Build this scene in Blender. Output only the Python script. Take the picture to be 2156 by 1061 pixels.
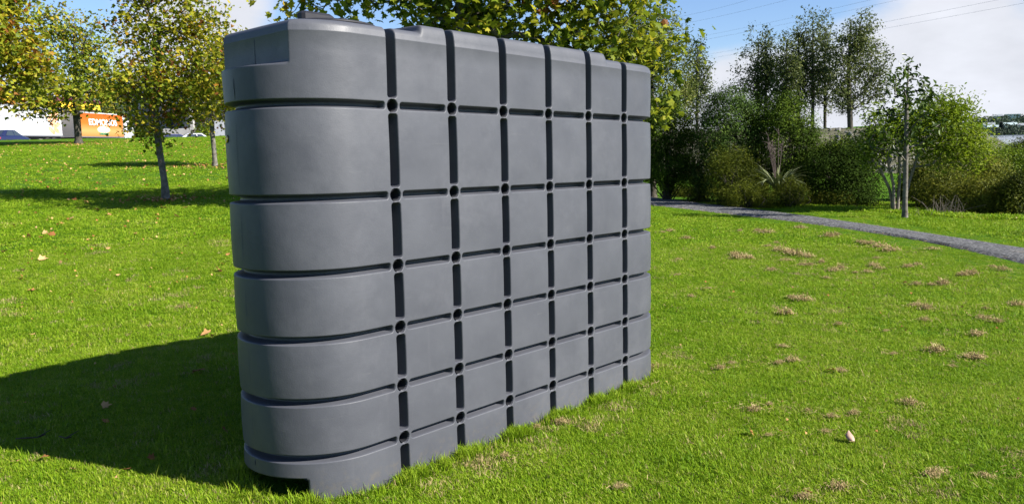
import bpy, math, random
import numpy as np
from mathutils import Matrix, Vector
for o in list(bpy.data.objects): bpy.data.objects.remove(o)
SC = bpy.context.scene
COL = SC.collection
rad = math.radians

# ------------------------------------------------------------------ camera
CAM_H = 1.8
FPX = 1677.6                      # focal length in photograph pixels (28 mm on a 36 mm sensor)
PITCH, ROLL = -rad(7.90), -0.0204
_f = Vector((0, math.cos(PITCH), math.sin(PITCH))); _r0 = Vector((1, 0, 0)); _u0 = _r0.cross(_f)
_r = _r0*math.cos(ROLL) + _u0*math.sin(ROLL); _u = -_r0*math.sin(ROLL) + _u0*math.cos(ROLL)
cam_d = bpy.data.cameras.new('camera'); cam = bpy.data.objects.new('camera', cam_d); COL.objects.link(cam)
m = Matrix((( _r.x, _u.x, -_f.x, 0), (_r.y, _u.y, -_f.y, 0), (_r.z, _u.z, -_f.z, CAM_H), (0, 0, 0, 1)))
cam.matrix_world = m
cam_d.sensor_width = 36; cam_d.lens = 36*FPX/2156; cam_d.clip_start = .05; cam_d.clip_end = 6000
cam_d.dof.use_dof = True; cam_d.dof.focus_distance = 5.2; cam_d.dof.aperture_fstop = 9
SC.camera = cam

# ------------------------------------------------------------------ sky, sun, exposure
SUN_EL = rad(34.4)
SUN_AZ = math.atan2(.930, -.367)          # compass style: 0 = +Y, clockwise
sdir = Vector((math.sin(SUN_AZ)*math.cos(SUN_EL), math.cos(SUN_AZ)*math.cos(SUN_EL), math.sin(SUN_EL)))
sun_d = bpy.data.lights.new('sun', 'SUN'); sun_d.energy = 5.0; sun_d.angle = rad(.53); sun_d.color = (1, .955, .88)
sun = bpy.data.objects.new('sun', sun_d); COL.objects.link(sun); sun.rotation_euler = sdir.to_track_quat('Z', 'Y').to_euler()
sun.location = (20, -5, 30)
VS = SC.view_settings
SC.display_settings.display_device = 'sRGB'
VS.view_transform = 'Standard'; VS.look = 'None'; VS.gamma = 1; VS.use_curve_mapping = False; VS.exposure = 1.45

def pxdir(px, py):
    d = _r*((px-1078)/FPX) - _u*((py-530.5)/FPX) + _f
    return d.normalized()

W = bpy.data.worlds.new('World'); SC.world = W; W.use_nodes = True
nt = W.node_tree; nt.nodes.clear()
def wn(t, **k):
    n = nt.nodes.new(t)
    for a, b in k.items(): setattr(n, a, b)
    return n
def wl(a, b): nt.links.new(a, b)
def wmath(op, a, b=None, c=None):
    n = wn('ShaderNodeMath', operation=op)
    for i, v in enumerate((a, b, c)):
        if v is None: continue
        if hasattr(v, 'links'): wl(v, n.inputs[i])
        else: n.inputs[i].default_value = v
    return n.outputs[0]
sky = wn('ShaderNodeTexSky', sky_type='NISHITA', sun_disc=False, sun_elevation=SUN_EL, sun_rotation=SUN_AZ)
sky.air_density = 1.0; sky.dust_density = .1; sky.ozone_density = 2.5
tc = wn('ShaderNodeTexCoord')
sep = wn('ShaderNodeSeparateXYZ'); wl(tc.outputs['Generated'], sep.inputs[0])
zc = wmath('ADD', wmath('MAXIMUM', sep.outputs[2], 0.0), .42)
cmb = wn('ShaderNodeCombineXYZ')
wl(wmath('DIVIDE', sep.outputs[0], zc), cmb.inputs[0]); wl(wmath('DIVIDE', sep.outputs[1], zc), cmb.inputs[1])
wl(wmath('MULTIPLY', sep.outputs[2], 2.0), cmb.inputs[2])
def wnoise(scale, detail, rough, off):
    mp = wn('ShaderNodeMapping'); mp.inputs['Location'].default_value = off; wl(cmb.outputs[0], mp.inputs[0])
    n = wn('ShaderNodeTexNoise'); n.inputs['Scale'].default_value = scale; n.inputs['Detail'].default_value = detail
    n.inputs['Roughness'].default_value = rough; wl(mp.outputs[0], n.inputs['Vector']); return n.outputs[0]
n1 = wnoise(1.7, 8, .52, (3.1, 1.7, .4))
n2 = wnoise(4.5, 6, .55, (7.3, 2.2, 1.1))
dens = wmath('ADD', wmath('MULTIPLY', n1, .8), wmath('MULTIPLY', n2, .2))
# cloud banks (positive) and clear gaps (negative) of this sky
for px, py, rr, amp in ((1990, 130, .19, .36), (450, 40, .14, .32), (880, 10, .14, -.10), (1560, 30, .13, -.26), (1850, -10, .06, -.05),
                        (690, -15, .055, -.25), (120, 20, .08, -.16), (1520, 175, .055, .20), (60, 180, .1, .2), (1150, 40, .1, .10), (1640, 210, .16, .20)):
    d = pxdir(px, py)
    dp = wn('ShaderNodeVectorMath', operation='DISTANCE'); wl(tc.outputs['Generated'], dp.inputs[0]); dp.inputs[1].default_value = d
    g = wmath('POWER', 2.718, wmath('MULTIPLY', wmath('POWER', wmath('DIVIDE', dp.outputs['Value'], rr), 2.0), -1.0))
    dens = wmath('ADD', dens, wmath('MULTIPLY', g, amp))
mask = wn('ShaderNodeMapRange', interpolation_type='SMOOTHERSTEP')
mask.inputs[1].default_value = .56; mask.inputs[2].default_value = .78; wl(dens, mask.inputs[0])
shade = wn('ShaderNodeMapRange'); shade.inputs[1].default_value = .35; shade.inputs[2].default_value = .7
shade.inputs[3].default_value = .90; shade.inputs[4].default_value = 1.06; wl(n2, shade.inputs[0])
SKY_K = .050
sk = wn('ShaderNodeVectorMath', operation='MULTIPLY'); wl(sky.outputs[0], sk.inputs[0]); sk.inputs[1].default_value = (.92, 1.0, 1.22)
cl = wn('ShaderNodeVectorMath', operation='SCALE'); cl.inputs[0].default_value = (.305/SKY_K, .315/SKY_K, .345/SKY_K); wl(shade.outputs[0], cl.inputs[3])
mx = wn('ShaderNodeMix', data_type='RGBA'); wl(mask.outputs[0], mx.inputs[0]); wl(sk.outputs[0], mx.inputs[6]); wl(cl.outputs[0], mx.inputs[7])
bg = wn('ShaderNodeBackground'); bg.inputs[1].default_value = SKY_K; wl(mx.outputs[2], bg.inputs[0])
wo = wn('ShaderNodeOutputWorld'); wl(bg.outputs[0], wo.inputs[0])
try: W.cycles.sampling_method = 'MANUAL'; W.cycles.sample_map_resolution = 512
except Exception: pass
SC.cycles.max_bounces = 6; SC.cycles.transparent_max_bounces = 6; SC.cycles.use_denoising = True
SC.cycles.caustics_reflective = False; SC.cycles.caustics_refractive = False

# ------------------------------------------------------------------ helpers
def put(name, V, F, mat=None, parent=None, smooth=True, attrs=None):
    """V (n,3); F an array (m,k) or a list of such arrays / a list of index lists"""
    me = bpy.data.meshes.new(name)
    V = np.asarray(V, np.float32)
    if isinstance(F, np.ndarray): F = [F]
    if len(F) and isinstance(F[0], np.ndarray) and F[0].ndim == 2:
        loops = np.concatenate([f.ravel() for f in F]).astype(np.int32)
        tot = np.concatenate([np.full(len(f), f.shape[1], np.int32) for f in F])
    else:
        loops = np.array([i for f in F for i in f], np.int32); tot = np.array([len(f) for f in F], np.int32)
    st = np.concatenate([[0], np.cumsum(tot)[:-1]]).astype(np.int32) if len(tot) else tot
    me.vertices.add(len(V)); me.vertices.foreach_set('co', V.ravel())
    me.loops.add(len(loops)); me.loops.foreach_set('vertex_index', loops)
    me.polygons.add(len(tot)); me.polygons.foreach_set('loop_start', st); me.polygons.foreach_set('loop_total', tot)
    me.polygons.foreach_set('use_smooth', np.full(len(tot), bool(smooth)))
    for k, a in (attrs or {}).items():
        at = me.attributes.new(k, 'FLOAT', 'POINT'); at.data.foreach_set('value', np.asarray(a, np.float32))
    me.update(calc_edges=True)
    if mat: me.materials.append(mat)
    o = bpy.data.objects.new(name, me); COL.objects.link(o)
    if parent: o.parent = parent
    return o
def tag(o, label=None, cat=None, group=None, kind=None):
    if label: o['label'] = label
    if cat: o['category'] = cat
    if group: o['group'] = group
    if kind: o['kind'] = kind
    return o
def thing(name, label, cat, loc=(0, 0, 0), rz=0, group=None):
    o = bpy.data.objects.new(name, None); COL.objects.link(o); o.empty_display_size = .2
    o.location = loc; o.rotation_euler = (0, 0, rz); return tag(o, label, cat, group)
class MB:
    """collects simple shapes into one mesh"""
    def __init__(s): s.V = []; s.F = []; s.n = 0
    def add(s, V, F):
        V = np.asarray(V, float).reshape(-1, 3); s.V.append(V); s.F += [[i+s.n for i in f] for f in F]; s.n += len(V); return s
    def box(s, x0, x1, y0, y1, z0, z1, bev=0):
        if bev:
            b = bev; cs = []
            prof = [(x0+b, y0), (x1-b, y0), (x1, y0+b), (x1, y1-b), (x1-b, y1), (x0+b, y1), (x0, y1-b), (x0, y0+b)]
            cx, cy = (x0+x1)/2, (y0+y1)/2
            def sh(p, d): return [(px-math.copysign(min(d, abs(px-cx)), px-cx), py-math.copysign(min(d, abs(py-cy)), py-cy)) for px, py in p]
            rings = [(sh(prof, b), z0), (prof, z0+b), (prof, z1-b), (sh(prof, b), z1)]
            V = [(x, y, z) for p, z in rings for x, y in p]
            F = [[r*8+i, r*8+(i+1) % 8, (r+1)*8+(i+1) % 8, (r+1)*8+i] for r in range(3) for i in range(8)]
            F += [list(range(7, -1, -1)), list(range(24, 32))]
            return s.add(V, F)
        V = [(x, y, z) for z in (z0, z1) for x, y in ((x0, y0), (x1, y0), (x1, y1), (x0, y1))]
        return s.add(V, [[3, 2, 1, 0], [4, 5, 6, 7], [0, 1, 5, 4], [1, 2, 6, 5], [2, 3, 7, 6], [3, 0, 4, 7]])
    def tube(s, pts, rs, n=6, cap=True):
        pts = [Vector(p) for p in pts]; V = []
        if not hasattr(rs, '__len__'): rs = [rs]*len(pts)
        t = (pts[1]-pts[0]).normalized(); a = t.orthogonal().normalized()
        for i, p in enumerate(pts):
            t = (pts[min(i+1, len(pts)-1)]-pts[max(i-1, 0)]).normalized()
            a = (a-t*a.dot(t)).normalized(); b = t.cross(a)
            for k in range(n):
                q = 2*math.pi*k/n; V.append(p+(a*math.cos(q)+b*math.sin(q))*rs[i])
        F = [[i*n+k, i*n+(k+1) % n, (i+1)*n+(k+1) % n, (i+1)*n+k] for i in range(len(pts)-1) for k in range(n)]
        if cap: F += [list(range(n-1, -1, -1)), [(len(pts)-1)*n+k for k in range(n)]]
        return s.add([tuple(v) for v in V], F)
    def prism(s, prof, y0, y1):
        """profile in x,z extruded along y"""
        n = len(prof); V = [(x, y0, z) for x, z in prof]+[(x, y1, z) for x, z in prof]
        return s.add(V, [[i, (i+1) % n, n+(i+1) % n, n+i] for i in range(n)]+[list(range(n-1, -1, -1)), list(range(n, 2*n))])
    def lathe(s, prof, n=24, axis='z', c=(0, 0, 0)):
        V = []
        for r, h in prof:
            for k in range(n):
                q = 2*math.pi*k/n; a, b = r*math.cos(q), r*math.sin(q)
                V.append({'z': (a, b, h), 'y': (a, h, b), 'x': (h, a, b)}[axis])
        V = np.array(V)+np.array(c)
        F = [[i*n+k, i*n+(k+1) % n, (i+1)*n+(k+1) % n, (i+1)*n+k] for i in range(len(prof)-1) for k in range(n)]
        F += [list(range(n-1, -1, -1)), [(len(prof)-1)*n+k for k in range(n)]]
        return s.add(V, F)
    def build(s, name, mat, parent=None, smooth=False):
        return put(name, np.concatenate(s.V), s.F, mat, parent, smooth)

def mat(name, base=(.5, .5, .5), rough=.6, spec=.4, metal=0.0):
    m = bpy.data.materials.new(name); m.use_nodes = True
    b = m.node_tree.nodes['Principled BSDF']
    b.inputs['Base Color'].default_value = (*base, 1); b.inputs['Roughness'].default_value = rough
    b.inputs['Specular IOR Level'].default_value = spec; b.inputs['Metallic'].default_value = metal
    return m
class NT:
    def __init__(s, m): s.t = m.node_tree; s.b = s.t.nodes.get('Principled BSDF')
    def n(s, t, **k):
        n = s.t.nodes.new(t)
        for a, b in k.items(): setattr(n, a, b)
        return n
    def l(s, a, b): s.t.links.new(a, b)
    def noise(s, scale, detail=4, rough=.55, co='Object', vec=None):
        if vec is None:
            tcn = s.n('ShaderNodeTexCoord'); vec = tcn.outputs[co]
        n = s.n('ShaderNodeTexNoise'); n.inputs['Scale'].default_value = scale; n.inputs['Detail'].default_value = detail
        n.inputs['Roughness'].default_value = rough; s.l(vec, n.inputs['Vector']); return n.outputs[0]
    def geo(s): return s.n('ShaderNodeNewGeometry').outputs['Position']
    def ramp(s, fac, stops, interp='LINEAR'):
        r = s.n('ShaderNodeValToRGB'); r.color_ramp.interpolation = interp
        e = r.color_ramp.elements
        while len(e) < len(stops): e.new(.5)
        for q, (p, c) in zip(e, stops): q.position = p; q.color = (*c, 1) if len(c) == 3 else c
        s.l(fac, r.inputs[0]); return r.outputs[0]
    def mix(s, fac, a, b, mode='MIX'):
        n = s.n('ShaderNodeMix', data_type='RGBA', blend_type=mode)
        for i, v in ((0, fac), (6, a), (7, b)):
            if hasattr(v, 'links'): s.l(v, n.inputs[i])
            elif i == 0: n.inputs[0].default_value = v
            else: n.inputs[i].default_value = (*v, 1)
        return n.outputs[2]
    def math(s, op, a, b=0.0):
        n = s.n('ShaderNodeMath', operation=op)
        for i, v in enumerate((a, b)):
            if hasattr(v, 'links'): s.l(v, n.inputs[i])
            else: n.inputs[i].default_value = v
        return n.outputs[0]
    def bump(s, h, strength=.3, dist=.01):
        n = s.n('ShaderNodeBump'); n.inputs['Strength'].default_value = strength; n.inputs['Distance'].default_value = dist
        s.l(h, n.inputs['Height']); s.l(n.outputs[0], s.b.inputs['Normal'])
def noisy(name, c0, c1, scale=5, rough=.7, spec=.3, bump=.0, bscale=40, co='Object'):
    m = mat(name, c0, rough, spec); N = NT(m)
    N.l(N.ramp(N.noise(scale, 6, .6, co), [(.32, c0), (.68, c1)]), N.b.inputs['Base Color'])
    if bump: N.bump(N.noise(bscale, 5, .6, co), bump)
    return m
def leafmat(name, stops, trans=.35, rough=.5, spec=.35, obj_rand=.0):
    """leaf colours picked by the per-leaf attribute tint; part of the light passes through the blade"""
    m = mat(name, stops[0][1], rough, spec*.45); N = NT(m)
    a = N.n('ShaderNodeAttribute', attribute_name='tint'); f = a.outputs['Fac']
    if obj_rand:
        oi = N.n('ShaderNodeObjectInfo'); f = N.math('ADD', f, N.math('MULTIPLY', N.math('SUBTRACT', oi.outputs['Random'], .5), obj_rand))
        f = N.math('ADD', f, N.math('MULTIPLY', N.math('SUBTRACT', N.noise(.9, 4, .6, vec=oi.outputs['Location']), .5), .75))
    c = N.ramp(f, stops); N.l(c, N.b.inputs['Base Color'])
    tr = N.n('ShaderNodeBsdfTranslucent'); N.l(c, tr.inputs[0])
    mx = N.n('ShaderNodeMixShader'); mx.inputs[0].default_value = trans
    N.l(N.b.outputs[0], mx.inputs[1]); N.l(tr.outputs[0], mx.inputs[2])
    N.l(mx.outputs[0], N.t.nodes['Material Output'].inputs[0])
    return m

# ------------------------------------------------------------------ terrain
def sst(a, b, x):
    t = np.clip((x-a)/(b-a), 0, 1); return t*t*(3-2*t)
def smax(a, b, k): return .5*(a+b+np.sqrt((a-b)**2+k*k))
def smin(a, b, k): return .5*(a+b-np.sqrt((a-b)**2+k*k))
WATER_Z = -2.3
def H(x, y):
    x = np.asarray(x, float); y = np.asarray(y, float)
    a = .121-.0300*y
    left = smax(a, -.52+.0525*y, .25)
    crest = 2.62+.10*sst(-10, -40, x)
    left = smin(left, crest, .12)
    left = left-.55*sst(63, 74, y)-.42*sst(66, 74, y)*sst(-43, -36, x)
    right = smax(a, -.14-.004*(y-8), .12)
    right = right-.5*sst(22, 40, y)*sst(2, 12, x)-3.2*sst(34, 70, y)*sst(24, 44, x)
    L = sst(3.5, -5.0, x-.02*y)
    z = left*L+right*(1-L)
    und = .018*np.sin(x*.9+1.3*np.sin(y*.5))*np.sin(y*.7+.4)+.012*np.sin(x*2.1+y*1.3)
    near = np.exp(-((x-.6)**2+(y-5.2)**2)/5.0)
    z = z+und*(1-near)*(.35+.65*sst(2, -4, x))
    # distant land: inland rises a little, the estuary lies low, a far shore stands behind it
    far = sst(110, 400, np.hypot(x, y))
    est = sst(.30, .42, x/np.maximum(y, 1.0))*(y > 0)
    sea = -5.0*np.ones_like(z)
    shore = sst(815, 900, y)*np.where(y > 0, 1, 0)
    fs = sea+shore*(9.5+7.0*sst(830, 1100, y)+3.0*np.sin(x*.012)+1.6*np.sin(x*.031+1))
    z = np.where(est > 0, z*(1-far*est)+fs*far*est, z)
    z = z+far*(1-est)*3.0*np.sin(x*.004+1)*np.sin(y*.003)
    return z
def h1(x, y): return float(H(np.array([x]), np.array([y]))[0])
def drop(px, py):
    """where the sight line through a photograph pixel meets the ground"""
    d = pxdir(px, py); t0 = 1.5; prev = None
    for i in range(4000):
        t = 1.5+i*.03; p = Vector((0, 0, CAM_H))+d*t
        if p.z < h1(p.x, p.y): return Vector((p.x, p.y, h1(p.x, p.y)))
    return None
def at(px, py, y):
    """the point on a sight line at depth y"""
    d = pxdir(px, py); t = y/d.y; return Vector((d.x*t, y, CAM_H+d.z*t))
def on(px, y):
    p = at(px, 300, y); return Vector((p.x, y, h1(p.x, y)))

# grass / soil ground
M_ground = mat('lawn_ground', (.05, .09, .015), .95, .05); N = NT(M_ground); P = N.geo()
big = N.noise(.55, 5, .6, vec=P); mid = N.noise(5, 5, .65, vec=P); fine = N.noise(55, 4, .7, vec=P)
g = N.ramp(big, [(.3, (.055, .145, .005)), (.55, (.080, .18, .007)), (.75, (.115, .20, .013))])
g = N.mix(N.ramp(mid, [(.45, (0, 0, 0)), (.75, (.55, .55, .55))]), g, (.12, .165, .022))
g = N.mix(N.ramp(fine, [(.35, (0, 0, 0)), (.7, (1, 1, 1))]), N.mix(.55, g, (.012, .03, .002)), g)
N.l(g, N.b.inputs['Base Color']); N.bump(N.noise(38, 6, .75, vec=P), .9, .05)
def lines(*seg):
    out = []
    for a, b, s in seg: out += list(np.arange(a, b, s))
    return np.array(sorted(set(np.round(out, 4))))
gx = lines((-3000, -400, 200), (-400, -80, 20), (-80, -20, 1.2), (-20, 20, .4), (20, 60, 1.2), (60, 400, 20), (400, 3001, 100))
gy = lines((-600, -20, 60), (-20, 0, 2), (0, 30, .4), (30, 100, 1.2), (100, 400, 20), (400, 800, 50), (800, 1200, 20), (1200, 4001, 200))
XX, YY = np.meshgrid(gx, gy); ZZ = H(XX, YY)
nx, ny = len(gx), len(gy); idx = np.arange(nx*ny).reshape(ny, nx)
Fq = np.stack([idx[:-1, :-1], idx[:-1, 1:], idx[1:, 1:], idx[1:, :-1]], -1).reshape(-1, 4)
ground = tag(put('ground', np.stack([XX, YY, ZZ], -1).reshape(-1, 3), Fq, M_ground), 'green lawn sloping up to the road and down to the shore', 'lawn', kind='structure')

# water of the estuary
M_water = mat('estuary_water', (.20, .235, .29), .12, .5); N = NT(M_water)  # silty water, base colour lightened to stand in for reflected sky
N.bump(N.noise(.8, 4, .6, vec=N.geo()), .12, .3)
tag(put('water', [(20, 30, WATER_Z), (3000, 30, WATER_Z), (3000, 1500, WATER_Z), (20, 1500, WATER_Z)], [[0, 1, 2, 3]], M_water, smooth=False), 'pale calm estuary water beyond the bushes', 'water', kind='structure')

# gravel path
M_path = mat('gravel', (.12, .12, .125), .95, .1); N = NT(M_path); P = N.geo()
v = N.n('ShaderNodeTexVoronoi'); v.inputs['Scale'].default_value = 34; N.l(P, v.inputs['Vector'])
c = N.ramp(N.math('ADD', N.math('MULTIPLY', v.outputs['Color'], .6), N.math('MULTIPLY', N.noise(9, 5, .7, vec=P), .5)), [(.25, (.036, .036, .037)), (.55, (.098, .098, .100)), (.85, (.23, .228, .225))])
c = N.mix(N.ramp(N.noise(1.1, 4, .6, vec=P), [(.58, (0, 0, 0)), (.75, (.6, .6, .6))]), c, (.19, .16, .12))
N.l(c, N.b.inputs['Base Color']); N.bump(N.noise(45, 5, .8, vec=P), .9, .03)
pe0 = [drop(*q) for q in ((1370, 416), (1464, 428), (1557, 438), (1657, 451), (1758, 465), (1856, 478), (1956, 492), (2057, 508), (2156, 523), (2330, 551))]
pe1 = [drop(*q) for q in ((1370, 433), (1464, 444), (1557, 454.5), (1657, 466), (1758, 479), (1856, 494), (1956, 511), (2057, 533), (2156, 557), (2330, 605))]
def extend(pts, dx): 
    d = (pts[0]-pts[1]); d = d/abs(d.x); e = pts[0]+d*dx; return [Vector((e.x, e.y, 0))]+pts
pe0 = extend(pe0, 3.5); pe1 = extend(pe1, 3.5)
pe0 = pe0+[Vector((9.6, 6.5, 0)), Vector((9.9, 2.0, 0))]; pe1 = pe1+[Vector((8.1, 6.5, 0)), Vector((8.4, 2.0, 0))]
def resample(pts, n):
    P = np.array([(p.x, p.y) for p in pts]); s = np.concatenate([[0], np.cumsum(np.hypot(*np.diff(P, axis=0).T))]); s /= s[-1]
    t = np.linspace(0, 1, n); Q = np.stack([np.interp(t, s, P[:, 0]), np.interp(t, s, P[:, 1])], 1)
    k = np.ones(9)/9
    for i in range(2):
        e = np.pad(Q, ((4, 4), (0, 0)), 'reflect', reflect_type='odd'); Q = np.stack([np.convolve(e[:, j], k, 'valid') for j in range(2)], 1)
    return Q
rngp = np.random.default_rng(3)
NP = 320; E0 = resample(pe0, NP); E1 = resample(pe1, NP)
wob = lambda: np.convolve(rngp.normal(0, .09, NP+6), np.ones(7)/7, 'valid')
w0, w1 = wob(), wob()
dirn = (E1-E0)/np.linalg.norm(E1-E0, axis=1)[:, None]
E0 = E0-dirn*w0[:, None]; E1 = E1+dirn*w1[:, None]
K = 9; tt = np.linspace(0, 1, K)
PXY = E0[:, None]*(1-tt)[None, :, None]+E1[:, None]*tt[None, :, None]
PZ = H(PXY[..., 0], PXY[..., 1])-.012+.055*np.minimum(1, 3.2*np.sin(np.pi*tt))[None, :]
PV = np.concatenate([PXY, PZ[..., None]], -1).reshape(-1, 3); pid = np.arange(NP*K).reshape(NP, K)
PF = np.stack([pid[:-1, :-1], pid[1:, :-1], pid[1:, 1:], pid[:-1, 1:]], -1).reshape(-1, 4)
tag(put('path', PV, PF, M_path), 'grey gravel path crossing the lawn behind the tank', 'path', kind='structure')
PATH_C = .5*(E0+E1); _t = np.gradient(PATH_C, axis=0); _t /= np.linalg.norm(_t, axis=1)[:, None]; _d = (E1-E0)*.5; PATH_W = np.abs(_d[:, 0]*_t[:, 1]-_d[:, 1]*_t[:, 0])
def on_path(x, y, grow=0):
    x = np.asarray(x); y = np.asarray(y); out = np.zeros(x.shape, bool)
    for i0 in range(0, len(x), 20000):
        sl = slice(i0, i0+20000); d2 = (x[sl, None]-PATH_C[None, ::2, 0])**2+(y[sl, None]-PATH_C[None, ::2, 1])**2
        j = d2.argmin(1); out[sl] = np.sqrt(d2.min(1)) < PATH_W[::2][j]+grow
    return out

# ------------------------------------------------------------------ the tank
TH = .8397; TILT = rad(1.72)
O_T = Vector((-.5939, 4.1179, 0))+Vector((math.cos(TH), math.sin(TH), 0))*1.05+Vector((-math.sin(TH), math.cos(TH), 0))*.414+Vector((0, 0, -1.68))
TM = Matrix.Translation((0, 0, CAM_H)) @ Matrix.Rotation(-TILT, 4, 'X') @ Matrix.Translation(O_T) @ Matrix.Rotation(TH, 4, 'Z')
R, CX = .414, 1.271
ROWS = [1.9945, 1.5412, 1.1751, .8499, .5398, .2541]
COLS = [-1.05+.42*i for i in range(6)]
ZLOW, ZHIGH, RF = 2.388, 2.426, .044
M_tank = mat('tank_plastic', (.05, .052, .06), .5, .28); N = NT(M_tank)
tco = N.n('ShaderNodeTexCoord').outputs['Object']
mpv = N.n('ShaderNodeMapping'); mpv.inputs['Scale'].default_value = (9, 9, .7); N.l(tco, mpv.inputs[0])
c = N.ramp(N.noise(3.2, 6, .6), [(.3, (.050, .0522, .0625)), (.7, (.064, .0667, .078))])
c = N.mix(N.ramp(N.noise(1.3, 8, .75), [(.50, (0, 0, 0)), (.74, (.75, .75, .75))]), c, (.086, .088, .100))       # chalky bloom of the plastic
c = N.mix(N.ramp(N.noise(1.6, 5, .7, vec=mpv.outputs[0]), [(.60, (0, 0, 0)), (.80, (.35, .35, .35))]), c, (.09, .09, .098))   # run marks
mph = N.n('ShaderNodeMapping'); mph.inputs['Scale'].default_value = (1.2, 1.2, 16); mph.inputs['Rotation'].default_value = (0, .15, 0); N.l(tco, mph.inputs[0])
c = N.mix(N.ramp(N.noise(2.6, 7, .8, vec=mph.outputs[0]), [(.62, (0, 0, 0)), (.72, (.45, .45, .45))]), c, (.11, .11, .115))   # rubbed scuffs
sz_ = N.n('ShaderNodeSeparateXYZ'); N.l(tco, sz_.inputs[0])
low_ = N.math('MULTIPLY', N.ramp(sz_.outputs[2], [(.02, (1, 1, 1)), (.22, (0, 0, 0))]), N.ramp(N.noise(22, 6, .75), [(.50, (0, 0, 0)), (.72, (.7, .7, .7))]))
c = N.mix(low_, c, (.12, .10, .07))                                                                               # splashed soil at the foot
N.l(c, N.b.inputs['Base Color'])
N.l(N.ramp(N.noise(2.4, 7, .7), [(.3, (.43,)*3), (.7, (.56,)*3)]), N.b.inputs['Roughness'])
N.bump(N.math('ADD', N.noise(170, 3, .5), N.math('MULTIPLY', N.noise(4, 3, .5), 9.0)), .12, .006)
M_hole = mat('tie_hole_shade', (.02, .021, .025), .6, .3)  # near-black colour carries the shade inside the holes
M_lid = noisy('lid_plastic', (.012, .012, .016), (.02, .02, .026), 8, .55, .25)
M_brass = mat('brass', (.62, .42, .16), .35, .5, 1.0)
tank = thing('water_tank', 'tall slim grey plastic water tank with grooves and tie holes on lawn', 'water tank'); tank.matrix_world = TM
# perimeter lines
co = np.array([0, .008, .016, .021, .0245, .0275, .0305, .0335, .0365, .040, .044, .048, .0515, .0545, .0575, .061, .066, .075, .095])
front = set([-CX, CX, -1.2, 1.2])
for cx in COLS:
    for o_ in co: front |= {round(cx-o_, 4), round(cx+o_, 4)}
for i in range(5):
    for f_ in (.33, .42, .5, .58, .67): front.add(round(COLS[i]+.42*f_, 4))
for s_ in (-1, 1):
    for o_ in (-.02, -.012, -.006, 0, .006, .012, .02): front.add(round(s_*.835+o_, 4))
front = np.array(sorted(front))
fa = math.acos((1.566-CX)/R)
ang = set(np.linspace(-math.pi/2, math.pi/2, 49)[1:-1].round(4))
for s_ in (-1, 1):
    for o_ in (-.03, -.015, -.006, .006, .015, .03): ang.add(round(s_*fa+o_, 4))
ang = np.array(sorted(ang))
# each perimeter sample: point, outward normal, signed x used for the groove pattern, cap flag
per = [(x, -R, 0, -1, x, 0) for x in front]
per += [(CX+R*math.cos(a), R*math.sin(a), math.cos(a), math.sin(a), CX+R*(math.pi/2-abs(a)), 1) for a in ang]
per += [(x, R, 0, 1, x, 0) for x in front[::-1]]
per += [(-CX-R*math.cos(a), -R*math.sin(a), -math.cos(a), -math.sin(a), -CX-R*(math.pi/2-abs(a)), 1) for a in ang]
per = np.array(per); NU = len(per)
ro = np.array([0, .005, .009, .0115, .014, .0165, .019, .022, .025, .0285, .032, .0355, .039, .0425, .046, .050, .055, .065, .085])
zs = set()
for r_ in ROWS:
    for o_ in ro: zs |= {round(r_-o_, 4), round(r_+o_, 4)}
ed = [ZLOW-RF]+ROWS+[0.0]
for a_, b_ in zip(ed[:-1], ed[1:]):
    for f_ in (.3, .4, .5, .6, .7): zs.add(round(a_*f_+b_*(1-f_), 4))
for z_ in (.15, 2.187):
    for o_ in (-.02, -.012, -.006, -.002, .003, .008, .014, .022): zs.add(round(z_+o_, 4))
for z_ in (2.3290, 2.3315, 2.334): zs.add(z_)
zs = np.array([z for z in sorted(zs) if .022 < z <= ZLOW-RF+1e-6])
def sbox(x, z, hx, hz, r):
    qx = np.abs(x)-hx+r; qz = np.abs(z)-hz+r
    return np.hypot(np.maximum(qx, 0), np.maximum(qz, 0))+np.minimum(np.maximum(qx, qz), 0)-r
def wall(d, depth, a, b): return depth*sst(b, -a, d)
def depth(u, z, top=0):
    D = np.zeros(np.broadcast(u, z).shape)
    be = [ZLOW+.4]+ROWS+[-.4]
    for a_, b_ in zip(be[:-1], be[1:]):
        hz = (a_-b_)/2-.0455; zc_ = (a_+b_)/2
        for cx in COLS: D = np.maximum(D, wall(sbox(u-cx, z-zc_, .0245, hz, .012), .078, .007, .009))
    for r_ in ROWS:
        for i in range(5): D = np.maximum(D, wall(sbox(u-(COLS[i]+.21), z-r_, .21-.0555, .0138, .009), .052, .007, .009))
        D = np.maximum(D, wall(sbox(np.abs(u)-(1.05+.0555+1.5), z-r_, 1.5, .0138, .009), .052, .007, .009))
        for cx in COLS: D = np.maximum(D, wall(np.hypot(u-cx, z-r_)-.0295, .30, .002, .006))
    return D
def bulge(u, z):
    b = np.zeros(np.broadcast(u, z).shape); be = [ZLOW+.12]+ROWS+[-.15]
    for a_, b_ in zip(be[:-1], be[1:]):
        t = np.clip((z-b_)/(a_-b_), 0, 1); b += np.where((z > b_) & (z <= a_), np.sin(np.pi*t)**.8, 0)
    fx = np.where(np.abs(u) > 1.05, 1.0, np.abs(np.sin((u+1.05)/.42*np.pi))**.6)
    return .005*b*(.4+.6*fx)
rows_ = []
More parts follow.
